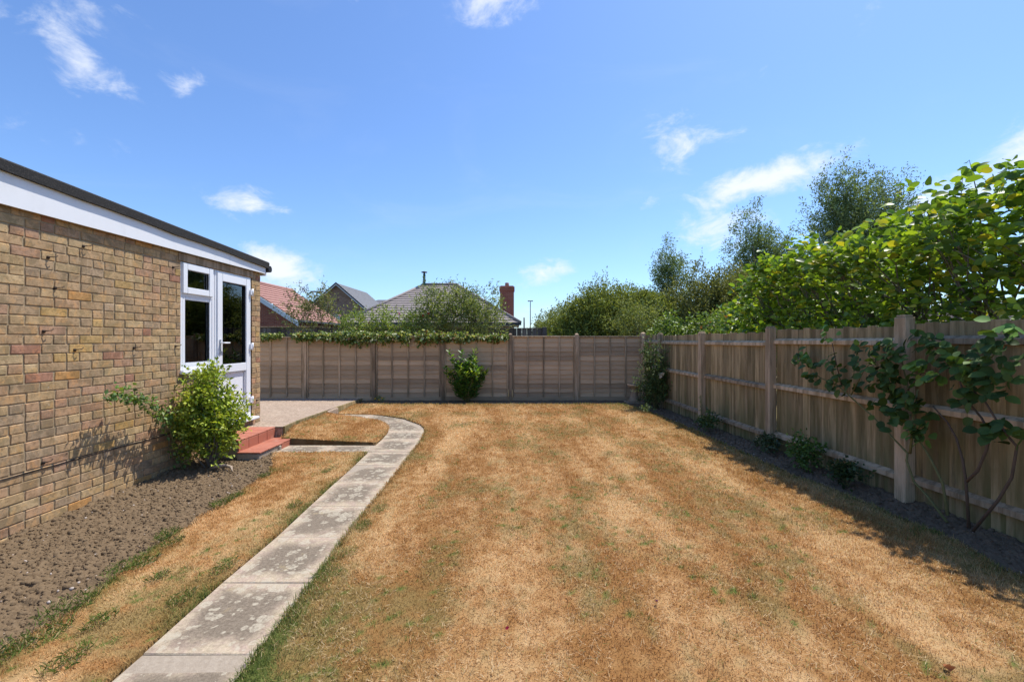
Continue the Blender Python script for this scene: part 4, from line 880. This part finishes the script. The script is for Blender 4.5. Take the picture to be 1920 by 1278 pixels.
plant('climbing_vine', 'bright green vine with rusty leaves behind the right fence before the big-leaved shrub', 'climber', (5.2, 9.6, 0), [(5.0, 9.9, 1.45, .75, .8, .60, 420), (5.6, 9.2, 1.7, .6, .7, .55, 320)], **{**creep, 'cols': [(.17, .25, .05), (.13, .20, .04), (.22, .30, .07), (.24, .12, .05)], 'wts': [3, 3, 2, .7]})
tr = dict(cols=BG, wts=None, leaf=.115, per=15, tl=.45, up=.9, spread=.07, wr=.34, mat=m_leaf_far, nstem=14, amp=.30, freq=5, fill=2.2)
plant('willow_tree', 'smallest slender blue-green willow rising above the hedge', 'tree', (7.6, 22, 0), [(7.6, 22, 4.3, .72, .7, 1.35, 470), (7.9, 22, 2.6, .7, .7, 1.2, 360)], trunk=(.07,), group='willow trees beyond the right fence', **tr)
plant('willow_tree', 'airy blue-green willow standing before the half-hidden red brick house', 'tree', (11.2, 20, 0), [(10.6, 20, 5.0, .85, .8, 1.75, 560), (11.9, 20.2, 4.6, .85, .8, 1.7, 420), (11.1, 20, 3.4, 1.4, 1.1, 1.2, 700)], trunk=(.09,), group='willow trees beyond the right fence', **tr)
plant('willow_tree', 'tallest twin-topped blue-green willow above the big-leaved shrub', 'tree', (13.9, 18, 0), [(13.1, 18, 6.1, 1.1, 1.0, 1.9, 950), (14.9, 18.2, 5.9, .92, 1.0, 1.9, 760), (14.0, 18, 4.4, 1.9, 1.3, 1.3, 900)], trunk=(.11,), group='willow trees beyond the right fence', **tr)
# planting between the two back fences
BUD = [(.18, .225, .085), (.14, .18, .07), (.23, .27, .11), (.27, .28, .11)]
def spikes(n, ctr, rad, col, ln):
    def f(o):
        b = np.array(o.location)
        for _ in range(n):
            d = unit(rng.normal(size=3)+np.array((0, -.2, 1.2))); p = np.array(ctr)+d*np.array(rad)*rng.uniform(.85, 1.1); t = unit(d+np.array((random.uniform(-.5, .5), 0, .5)))
            m = 60; u = rng.random(m); r = .022*(1-u*.8); az = rng.uniform(0, 6.28, m); s1 = unit(np.cross(t, (0, .9, .4))); s2 = np.cross(t, s1)
            P = p+t*(u*ln)[:, None]+(s1*np.cos(az)[:, None]+s2*np.sin(az)[:, None])*r[:, None]; D = s1*np.cos(az)[:, None]+s2*np.sin(az)[:, None]+t*.3
            V, F = leaf_cloud(P-b, D, np.full(m, .022), .7); add('flower_spike', np_mesh('flower_spike', V, F, np.repeat(np.array(col)*rng.uniform(.6, 1.3, (m, 1)), 4, 0)), m_flower, o)
    return f
plant('buddleia', 'thin arching buddleia with dark purple spikes before the red roof', 'shrub', (-5.3, 12.0, 0), [(-5.45, 12.0, 2.05, .66, .35, .55, 200), (-5.0, 12.05, 2.25, .35, .3, .55, 110)], BUD+[(.22, .17, .12)], None, .075, 9, .26, .8, .03, .28, m_leaf, nstem=9, stem_r=.010, stem_mat=m_cane, amp=.25, extra=spikes(11, (-5.25, 12, 2.15), (.75, .3, .65), (.07, .02, .06), .15))
plant('buddleia', 'tall bushy buddleia hiding the middle of the hipped bungalow roof', 'shrub', (-1.45, 12.2, 0), [(-2.1, 12.2, 2.0, .5, .4, .80, 330), (-1.4, 12.25, 2.1, .6, .4, .85, 420), (-.75, 12.2, 1.95, .5, .4, .75, 280)], [(.21, .27, .085), (.155, .21, .065), (.27, .33, .11), (.34, .38, .13)], None, .085, 10, .30, .9, .03, .26, m_leaf, nstem=8, stem_r=.012, stem_mat=m_cane, amp=.2, extra=spikes(9, (-1.4, 12.2, 2.2), (.95, .3, .9), (.05, .03, .04), .13))
for (x, zc, rx, rz, n, lab, fl) in ((-4.15, 1.80, .55, .36, 240, 'leftmost bright green rose bush topping the dark neighbour fence', [((-3.75, 11.95, 1.87), (.75, .30, .20)), ((-4.5, 11.9, 2.05), (.8, .55, .55))]), (-3.35, 1.85, .40, .42, 200, 'upright bright green rose bush below the brown gable house', []), (-2.62, 1.80, .40, .38, 200, 'bright green rose bush with a red bloom beside the tall buddleia', [((-2.33, 11.9, 2.04), (.62, .05, .03)), ((-2.2, 12.0, 2.1), (.55, .05, .03)), ((-2.95, 11.9, 2.1), (.7, .35, .4))])):
    o = plant('rose_bush', lab, 'shrub', (x, 12.1, 0), [(x, 12.1, zc, rx, .3, rz, n)], [(.27, .35, .07), (.21, .29, .055), (.34, .41, .10), (.15, .22, .045)], None, .06, 8, .2, .5, .03, .5, m_leaf, nstem=5, stem_r=.008, stem_mat=m_stem, amp=.25, young=(.32, .36, .10), group='rose bushes between the back fences')
    for p, c in fl: flowers(o, (x, 12.1, 0), [p], .055, c)
# ivy along the top of the lap fence
for (x0, x1, n, lab) in ((-6.0, -5.48, 230, 'short ivy tuft on the fence top beside the brick corner'), (-5.20, -2.43, 1450, 'longest variegated ivy swag hanging over the lap fence top'), (-2.28, -.10, 1050, 'cream and rust ivy swag on the fence top above the laurel')):
    o = empty('ivy', ((x0+x1)/2, FY, 1.5), label=lab, cat='climber', group='ivy along the fence top'); x = rng.uniform(x0, x1, n*3)
    prof = .25+2.0*np.clip(fbm(x*2.1, x*0, 3, 12)-.22, 0, 1); z = 1.50+rng.normal(size=n*3)*.05*prof-.05*np.abs(rng.normal(size=n*3))*prof+.05*(fbm(x*1.1, x*0+5, 2, 19)-.4); y = FY-.06+rng.normal(size=n*3)*.06
    P = np.stack([x, y, z], 1); D = rng.normal(size=P.shape)+np.array((0, -.7, -.3)); V, F = leaf_cloud(P, D, .066*rng.uniform(.6, 1.3, len(P)), .85, .4); c = pick([(.14, .205, .05), (.20, .27, .06), (.60, .60, .36), (.36, .39, .14), (.30, .15, .06)], len(P), [4, 3, 1.6, 2.0, .8 if x0 > -2.4 else .35])
    add('foliage', np_mesh('foliage', V-np.array(o.location), F, np.repeat(c, 4, 0)), m_leaf, o)
    mb = MB(); xs = np.linspace(x0, x1, 24); mb.tube([(x_-(x0+x1)/2, -.03+.02*math.sin(x_*9), .01+.015*math.sin(x_*6)) for x_ in xs], .012, 5); mb.build('vine', m_cane, o)

# ------------------------------------------------------------------ single-leaf meshes for big-leaved plants
def leaf_obj(name, mat, seed, wr=.62, fold=.14, curl=.22):
    rr = random.Random(seed); n = 5; V = []; F = []
    for i in range(n+1):
        t = i/n; w = wr*.5*math.sin(math.pi*min(1, t*.93+.05))**.75 if 0 < i < n else .0; c = -curl*t*t*rr.uniform(.7, 1.3); z = w*fold*2
        if i in (0, n): V.append((0, t, c))
        else: V += [(-w, t, c+z), (0, t, c), (w, t, c+z)]
    ix = lambda i, k: 0 if i == 0 else (len(V)-1 if i == n else 1+(i-1)*3+k)
    for i in range(n):
        for k in (0, 1):
            q = [ix(i, k), ix(i, k+1), ix(i+1, k+1), ix(i+1, k)]; u = []; [u.append(a) for a in q if a not in u]; F.append(u)
    me = bpy.data.meshes.new(name); me.from_pydata(V, [], F); me.update(); me.polygons.foreach_set('use_smooth', np.ones(len(F), bool)); me.materials.append(mat); return me
def put_leaf(me, parent, p, d, nrm, L, col):
    d = Vector(d).normalized(); nrm = Vector(nrm); nrm = (nrm-d*nrm.dot(d)).normalized(); x = d.cross(nrm); o = bpy.data.objects.new('leaf', me); o.color = (*col, 1)
    m = Matrix((x, d, nrm)).transposed().to_4x4(); m.translation = Vector(p); o.matrix_local = m @ Matrix.Diagonal((L, L, L, 1)); link(o, parent); return o
def leaf_join(me, items):
    """the same leaf shape, many times, as one mesh"""
    v0 = np.array([v.co[:] for v in me.vertices]); tri = []
    for p in me.polygons:
        q = list(p.vertices); tri += [(q[0], q[i], q[i+1]) for i in range(1, len(q)-1)]
    tri = np.array(tri); n = len(items); P = np.array([i[0] for i in items]); D = unit(np.array([i[1] for i in items])); N = np.array([i[2] for i in items]); N = unit(N-D*np.sum(N*D, 1, keepdims=True)); X = np.cross(D, N); L = np.array([i[3] for i in items])
    V = P[:, None]+L[:, None, None]*(v0[None, :, 0, None]*X[:, None]+v0[None, :, 1, None]*D[:, None]+v0[None, :, 2, None]*N[:, None]); F = (tri[None]+(np.arange(n)*len(v0))[:, None, None]).reshape(-1, 3)
    c = np.repeat(np.array([i[4] for i in items]), len(v0), 0); return np_mesh('foliage', V.reshape(-1, 3), F, c, True)

# big-leaved shrub overhanging the right fence
mg = empty('big_leaved_shrub', (4.5, 5.3, 0), label='large backlit shrub with broad oval leaves overhanging the right fence', cat='shrub'); mb0 = Vector(mg.location)
lm = [leaf_obj('leaf', m_leaf_o, s, .64) for s in range(4)]; items = []
tops = [(2.9, 2.45), (3.4, 2.66), (3.75, 2.95), (4.1, 3.10), (4.35, 2.86), (4.6, 2.62), (4.85, 2.86), (5.2, 2.74), (5.6, 2.80), (6.1, 2.86), (6.6, 2.88), (7.1, 2.74), (7.6, 2.60), (8.1, 2.15)]
ty = np.array([t[0] for t in tops]); tz = np.array([t[1] for t in tops])
def topz(y): return np.interp(y, ty, tz)
shoots = []
for k in range(1750):
    y = rng.uniform(2.85, 8.15); hz = topz(y)-1.15; u = rng.random()**.85; z = 1.2+(hz-.16-.20*(math.sin(y*5.1)+math.sin(y*9.7+1))*.5)*u; x = 4.40+rng.normal()*.36-.12*(u > .6)
    if y < 4.1 and z < 1.70 and rng.random() < .45: continue
    shoots.append((max(3.72, x), y, z))
for k in range(26):
    y = 3.55+k*.175+rng.normal()*.05; z = topz(y)+rng.uniform(-.22, .08); stems(mg, Vector((4.35, y+.1, 1.7))-mb0, [Vector((4.1+(k % 3)*.15, y, z))-mb0], .011, m_bark, 'branch')
    for j in range(4): shoots.append((4.1+rng.normal()*.04+(k % 3)*.15, y+rng.normal()*.03, z-.02-.09*j))
for (cy_, cz_, cx_, nn_) in ((7.35, 2.35, 3.72, 12), (6.75, 2.55, 3.60, 14), (6.1, 2.50, 3.58, 16), (5.35, 2.45, 3.58, 14), (4.75, 2.30, 3.62, 10), (4.15, 2.55, 3.62, 16), (3.55, 2.25, 3.72, 12)):
    got = []
    for k in range(nn_):
        yy_ = cy_+rng.normal()*.15; got.append((cx_+abs(rng.normal())*.14, yy_, min(cz_+rng.normal()*.12, float(topz(yy_))-.28))); shoots.append(got[-1])
    stems(mg, Vector((4.3, cy_, 1.6))-mb0, [Vector(p)-mb0 for p in got[:6]], .011, m_bark, 'branch')
for (x, y, z) in shoots:
    ax = unit(np.array((rng.normal()*.5, rng.normal()*.5, 1.0))); m = rng.integers(6, 11); az0 = rng.uniform(0, 6.28); top = z > topz(y)-.5
    for i in range(m):
        a = az0+i*2.4; d = np.array((math.cos(a), math.sin(a), rng.uniform(-.15, .75))); p = np.array((x, y, z))-ax*rng.uniform(0, .22)+d*.02; d = unit(d)
        nn = np.array((rng.normal()*.8, rng.normal()*.8, .55)); L = rng.uniform(.05, .115)*(1.05 if top else .95)
        r = rng.random(); col = np.array((.16, .25, .035)) if r < .42 else np.array((.075, .135, .028)) if r < .66 else np.array((.30, .40, .05)) if r < .93 else np.array((.40, .36, .04))
        items.append((p-np.array(mb0), d, nn, L, col*rng.uniform(.8, 1.2)))
# the 300 leaves that show largest: near, high and on the garden side
def big(i):
    p = i[0]+np.array(mb0); px = 960+853*p[0]/p[1]; return (i[3]/p[1])*(1.6 if p[2] > topz(p[1])-.35 else 1)*(1.3 if p[0] < 4.25 else .8) if px < 1915 else 0
items.sort(key=big, reverse=True)
for i in items[:300]: put_leaf(random.choice(lm), mg, i[0], i[1], i[2], i[3], i[4])
q = items[300:]; lmv = [leaf_obj('l', m_leaf_m, s, .64) for s in (11, 12)]
fo = add('foliage', leaf_join(lmv[0], q), m_leaf_m, mg); fo['kind'] = 'stuff'
sh = np.array(shoots); bases = [(4.6, 3.3), (4.6, 4.2), (4.5, 5.0), (4.55, 5.9), (4.6, 6.8), (4.6, 7.6)]
for bx, by in bases:
    MB().tube([(bx-mb0.x, by-mb0.y, -.2), (bx-mb0.x+.03, by-mb0.y-.02, .7), (bx-mb0.x, by-mb0.y+.03, 1.35)], [.045, .04, .034], 7).build('trunk', m_bark, mg)
    near = sh[np.abs(sh[:, 1]-by) < .62]; near = near[rng.choice(len(near), min(12, len(near)), replace=False)]
    stems(mg, (bx-mb0.x, by-mb0.y, 1.2), [Vector(p)-mb0 for p in near], .013, m_bark, 'branch')

# climbing rose on the right fence
cr = empty('climbing_rose', (3.34, 3.45, 0), label='climbing rose with dark glossy leaves and bare canes on the near right fence', cat='climber'); cb = np.array(cr.location)
canes = [[(3.49, .08), (3.55, .31), (3.64, .47), (3.73, .62), (3.77, .78), (3.75, 1.02)], [(3.51, .02), (3.67, .16), (3.77, .25), (3.83, .41), (3.84, .47), (4.01, .56), (4.24, .72), (4.50, .88), (4.64, .96), (4.92, 1.01), (5.09, 1.06)], [(3.84, .47), (3.80, .59), (3.78, .71), (3.77, .83), (3.85, 1.0), (3.93, 1.29)],
         [(3.33, .05), (3.33, .39), (3.36, .54), (3.43, .68), (3.51, .79), (3.61, .90)], [(3.33, .39), (3.25, .49), (3.21, .65), (3.20, .76), (3.24, .87), (3.33, .99), (3.39, 1.14), (3.42, 1.25)], [(3.28, .05), (3.13, .32), (3.06, .50), (3.02, .72), (3.05, .78), (3.13, .89), (3.23, 1.01), (3.33, 1.06)],
         [(3.39, 1.15), (3.27, 1.22), (3.16, 1.33), (3.09, 1.41)], [(4.50, .88), (4.36, 1.11), (4.22, 1.23), (4.04, 1.30)], [(4.64, .96), (4.69, 1.18), (4.72, 1.39)], [(3.85, 1.0), (3.7, 1.15), (3.55, 1.2)], [(3.42, 1.25), (3.55, 1.35), (3.7, 1.44)]]
for i, c in enumerate(canes):
    n = len(c); MB().tube([(.02*math.sin(k*1.3+i), y-cb[1], z) for k, (y, z) in enumerate(c)], [(.0105 if i < 6 else .006)*(1-.55*k/n) for k in range(n)], 7).build('cane', m_stem if i in (0, 1, 2, 6, 7) else m_cane, cr)
rl = [leaf_obj('leaf', m_dark_leaf, 30+s, .78, .10, .18) for s in range(3)]
dk = [(5.26, 1.21), (5.03, 1.12), (4.98, 1.01), (4.76, 1.21), (4.61, 1.11), (4.69, .97), (4.47, 1.03), (4.38, 1.19), (4.34, 1.35), (4.16, 1.32), (4.01, 1.37), (3.93, 1.32), (4.08, 1.21), (4.18, 1.14), (4.01, 1.12), (3.93, 1.2), (3.95, 1.03), (3.87, 1.09), (4.12, 1.05), (3.97, .93), (4.08, .83), (3.87, .89), (3.77, .96), (3.7, .93), (3.95, .73), (3.87, .76), (3.72, .68), (3.67, .82), (3.7, 1.46), (3.63, 1.4), (3.53, 1.29), (3.47, 1.39), (3.4, 1.3), (3.46, 1.22), (3.31, 1.24), (3.24, 1.27), (3.16, 1.41), (3.12, 1.42), (3.07, 1.31), (3.23, 1.13), (3.16, 1.17), (3.12, 1.1), (3.36, 1.07), (3.33, .98), (3.16, .83), (3.1, .82), (3.05, .81), (3.04, 1.18), (3.9, .96), (4.01, 1.23)]
lt = [(4.74, 1.45), (3.7, 1.2), (3.73, 1.23), (3.57, 1.13), (3.06, 1.49), (3.72, .67), (5.18, 1.23)]
rest = []
for sets, cols, m in ((dk, [(.044, .080, .020), (.062, .11, .026), (.095, .155, .034)], 5), (lt, [(.14, .26, .05), (.10, .21, .05), (.18, .28, .06)], 6)):
    for (y, z) in sets:
        for k in range(m+5):
            p = np.array((rng.uniform(-.09, .03), y-cb[1]+rng.normal()*.045, z+rng.normal()*.04)); d = (rng.normal()*.6-.5, rng.normal(), rng.normal()*.6-.25); it = (p, d, (-.8+rng.normal()*.4, rng.normal()*.4, .8), rng.uniform(.06, .10), np.array(random.choice(cols))*rng.uniform(.8, 1.25)); (put_leaf(random.choice(rl), cr, *it) if k < m else rest.append(it))

fo = add('foliage', leaf_join(leaf_obj('l', m_rose_leaf_v, 33, .78, .10, .18), rest), m_rose_leaf_v, cr); fo['kind'] = 'stuff'
# laurel in front of the lap fence
la = empty('laurel', (-1.05, 10.55, 0), label='young green laurel with bright upright shoots in front of the lap fence', cat='shrub'); lb = np.array(la.location); ll = [leaf_obj('leaf', m_leaf_o, 60+s, .40, .16, .12) for s in range(3)]; its = []
shts = []
for k in range(95):
    a = rng.uniform(0, 6.28); h = rng.uniform(.30, 1.0); sp_ = .50*math.sin(min(1, h/.75)*1.57)*rng.random()**.5*(1.0 if h < .8 else .75); shts.append((sp_*math.cos(a), sp_*.62*math.sin(a), h))
shts += [(-.42, -.03, 1.17), (-.12, -.05, 1.15), (.19, .03, 1.22), (.22, -.08, 1.02), (-.33, -.1, .95), (-.20, -.16, .90), (-.05, -.18, .82), (.08, -.18, .80), (.22, -.12, .80), (.47, .05, .72), (-.52, .02, .78), (.12, .02, 1.05)]
for (sx_, sy_, h) in shts:
    yng = h > .6 and rng.random() < .45
    for i in range(11):
        t = i/11; a = i*2.4+rng.uniform(0, .5); d = np.array((math.cos(a)*.8, math.sin(a)*.8, .35+.5*t)); p = np.array((sx_*(1-.25*(1-t)), sy_*(1-.25*(1-t)), h-.26*(1-t)))
        c = np.array((.36, .46, .06)) if yng and t > .45 else np.array((.075, .155, .028)) if rng.random() < .65 else np.array((.13, .24, .04)); its.append((p, d, np.array((rng.normal()*.3, -.35+rng.normal()*.3, 1)), rng.uniform(.09, .145), c*rng.uniform(.75, 1.2)))
its.sort(key=lambda i: i[0][1]-.3*i[0][2])
for i in its[:290]: put_leaf(random.choice(ll), la, *i)
fo = add('foliage', leaf_join(leaf_obj('l', m_leaf_m, 64, .40, .16, .12), its[290:]), m_leaf_m, la); fo['kind'] = 'stuff'
stems(la, (0, 0, -.05), [Vector(s) for s in shts[::3]], .014, m_stem, 'stem')

# privet beside the steps
plant('privet_bush', 'leafy yellow-green bush growing against the brick wall beside the steps', 'shrub', (-3.40, 5.14, 0), [(-3.42, 5.12, .42, .25, .29, .38, 520), (-3.42, 5.06, .78, .14, .17, .30, 130), (-3.36, 5.32, .48, .20, .19, .27, 140), (-3.44, 5.22, .95, .05, .08, .16, 26)], [(.31, .40, .045), (.23, .32, .04), (.40, .48, .065), (.13, .20, .03)], [3, 3, 2, 2.5], .050, 9, .15, .85, .014, .56, m_leaf, nstem=9, stem_r=.008, stem_mat=m_bark, amp=.22, freq=4.5, fill=2.0, young=(.48, .54, .09), zmin=.08)
# small climber trailing along the wall
wc = empty('wall_climber', (-3.62, 4.95, 0), label='thin ivy-like climber trailing left from the bush across the brick wall', cat='climber'); wbp = np.array(wc.location)
ln_ = np.array([(-3.60, 4.98, 0), (-3.63, 4.93, .22), (-3.62, 4.80, .50), (-3.58, 4.70, .66), (-3.58, 4.48, .80), (-3.58, 4.25, .91), (-3.57, 4.03, .94)]); MB().tube([tuple(p-wbp) for p in ln_], [.008, .007, .006, .005, .004, .003, .002], 6).build('stem', m_stem, wc)
t = np.r_[rng.uniform(2.2, 6, 330), rng.uniform(0, 2.4, 90)]; i_ = np.arange(7); P = np.stack([np.interp(t, i_, ln_[:, k]) for k in range(3)], 1)+rng.normal(size=(420, 3))*np.array((.03, .045, .04)); V, F = leaf_cloud(P-wbp, rng.normal(size=(420, 3))+np.array((.5, 0, -.3)), .042*rng.uniform(.6, 1.3, 420), .7, .5)
add('foliage', np_mesh('foliage', V, F, np.repeat(pick([(.11, .20, .045), (.15, .25, .055), (.08, .15, .04), (.23, .31, .07)], 420), 4, 0)), m_leaf, wc)
# rose bush and low plants along the right bed
o = plant('shrub_rose', 'shrub rose with cream blooms in the corner beside the bird bath', 'shrub', (3.02, 9.6, 0), [(3.05, 9.6, .42, .32, .36, .42, 330), (3.02, 9.55, .80, .24, .26, .35, 150), (2.90, 9.5, 1.15, .12, .14, .26, 36)], [(.065, .105, .035), (.085, .135, .045), (.12, .18, .06)], None, .05, 9, .16, .4, .02, .55, m_rose_leaf_v, nstem=7, stem_r=.008, stem_mat=m_stem, amp=.25, young=(.22, .28, .09), zmin=.04)
flowers(o, (3.02, 9.6, 0), [(3.0, 9.25, .71), (3.06, 9.24, .72), (3.02, 9.22, .66)], .06, (.80, .72, .55)); flowers(o, (3.02, 9.6, 0), [(2.78, 9.35, .82), (2.72, 9.4, .58)], .045, (.55, .58, .32))
for (x, y, z, r, n, lab, cols) in ((3.22, 5.0, .16, .16, 130, 'bright green geranium-like clump below the lower rail of the right fence', [(.10, .19, .045), (.14, .24, .06), (.07, .14, .03)]), (3.26, 4.45, .09, .13, 80, 'low dark green clump beside the thick right fence post', [(.045, .08, .03), (.06, .10, .035)]), (3.22, 5.75, .09, .13, 60, 'grey-green clump between the second and third fence posts', [(.06, .09, .045), (.08, .12, .05)]), (3.1, 7.15, .13, .14, 70, 'small green clump near the far right fence post', [(.07, .12, .04), (.10, .16, .05)])):
    plant('low_plant', lab, 'plant', (x, y, 0), [(x, y, z, r*.7, r, z, n)], cols, None, .04, 6, .1, .6, .015, .75, m_leaf, nstem=4, stem_r=.004, stem_mat=m_stem, amp=.25, zmin=.02, group='low plants under the right fence')
fg = empty('foxglove', (3.13, 7.55, 0), label='single pale seed spike standing beside the middle right fence post', cat='plant'); MB().tube([(0, 0, -.03), (.01, 0, .25), (0, .01, .50)], [.006, .005, .003], 6).build('stem', m_stem, fg)
P = np.stack([rng.normal(size=90)*.012, rng.normal(size=90)*.012, rng.uniform(.22, .5, 90)], 1); V, F = leaf_cloud(P, rng.normal(size=(90, 3)), .022, .6); add('seed_head', np_mesh('seed_head', V, F, np.repeat(pick([(.32, .33, .16), (.22, .26, .10)], 90), 4, 0)), m_leaf, fg)
P = rng.normal(size=(30, 3))*np.array((.05, .05, .02))+np.array((0, 0, .06)); V, F = leaf_cloud(P, rng.normal(size=(30, 3))+np.array((0, 0, .3)), .08, .5); add('leaf_rosette', np_mesh('leaf_rosette', V, F, np.repeat(pick([(.14, .19, .08)], 30), 4, 0)), m_leaf, fg)
o = plant('small_flower', 'tiny yellow-flowered plant in the bed beside the patio corner', 'plant', (-3.02, 10.35, 0), [(-3.02, 10.35, .05, .14, .08, .05, 30)], [(.12, .19, .05)], None, .03, 5, .05, .5, .01, .6, m_leaf, nstem=2, stem_r=.002, stem_mat=m_stem, zmin=.01); flowers(o, (-3.02, 10.35, 0), [(-3.1, 10.3, .09), (-2.95, 10.32, .10), (-3.0, 10.28, .06)], .03, (.75, .60, .05))
plant('low_plant', 'small pale weed at the lawn corner below the shrub rose', 'plant', (2.66, 8.95, 0), [(2.66, 8.95, .04, .12, .10, .045, 26)], [(.20, .27, .09)], None, .035, 5, .06, .5, .012, .6, m_leaf, nstem=2, stem_r=.002, stem_mat=m_stem, zmin=.01, group='low plants under the right fence')

# ------------------------------------------------------------------ bird bath with ornament, driftwood, fallen petals
bbt = empty('bird_bath', (2.80, 10.42, 0), label='weathered stone bird bath on a flared pedestal in the back corner', cat='bird bath')
MB().box(-.20, .20, -.17, .17, -.03, .012).build('base_slab', m_stone, bbt, .008); MB().lathe([(.135, .01), (.135, .03), (.115, .06), (.085, .16), (.068, .26), (.070, .32), (.095, .335)], 0, 0, 18).build('pedestal', m_stone, bbt); MB().lathe([(.06, .325), (.11, .335), (.155, .365), (.165, .40), (.158, .405), (.14, .385), (.03, .372)], 0, 0, 24).build('bowl', m_stone, bbt)
sk = bpy.data.meshes.new('ornament'); sk.from_pydata([(0, 0, .02), (0, 0, .08), (.01, 0, .13), (-.03, 0, .155), (-.055, 0, .15), (.05, 0, .03), (.10, 0, .07)], [(0, 1), (1, 2), (2, 3), (3, 4), (0, 5), (5, 6)], []); sk.update()
oo = add('bird_ornament', sk, m_stone, None, (2.92, 10.43, .372)); md = oo.modifiers.new('skin', 'SKIN'); sv = sk.skin_vertices[0].data
for i, r in enumerate((.030, .036, .026, .026, .008, .020, .010)): sv[i].radius = (r, r)
sv[0].use_root = True; oo.modifiers.new('sub', 'SUBSURF').levels = 2; oo.modifiers['sub'].render_levels = 2; tag(oo, 'small stone bird figure perched on the bird bath rim', 'ornament')
dw = MB(); dw.tube([(-3.33, 5.02, .012), (-3.25, 5.03, .03), (-3.17, 5.05, .032), (-3.10, 5.02, .022), (-3.06, 4.97, .012), (-3.03, 4.93, .004)], [.010, .021, .015, .018, .009, .003], 8); o = dw.build('driftwood', m_wood); tag(o, 'pale bleached stick lying on the soil beside the steps', 'stick')
for (x, y, c, lab) in ((-.033, 2.22, (.30, .02, .05), 'dark red fallen petal on the lawn near the bottom'), (.77, 2.45, (.10, .02, .05), 'tiny purple petal on the dry lawn right of centre'), (1.86, 1.96, (.35, .13, .05), 'dry rust-brown leaf on the lawn at bottom right')):
    V, F = leaf_cloud(np.array([(x, y, .022)]*2), np.array([(1, .3, .2), (.6, -.6, .3)]), .022 if c[0] < .32 else .04, .7); o = add('fallen_petal' if c[0] < .32 else 'fallen_leaf', np_mesh('petal', V, F, np.repeat(np.array([c, c]), 4, 0)), m_flower); tag(o, lab, 'petal' if c[0] < .32 else 'leaf')
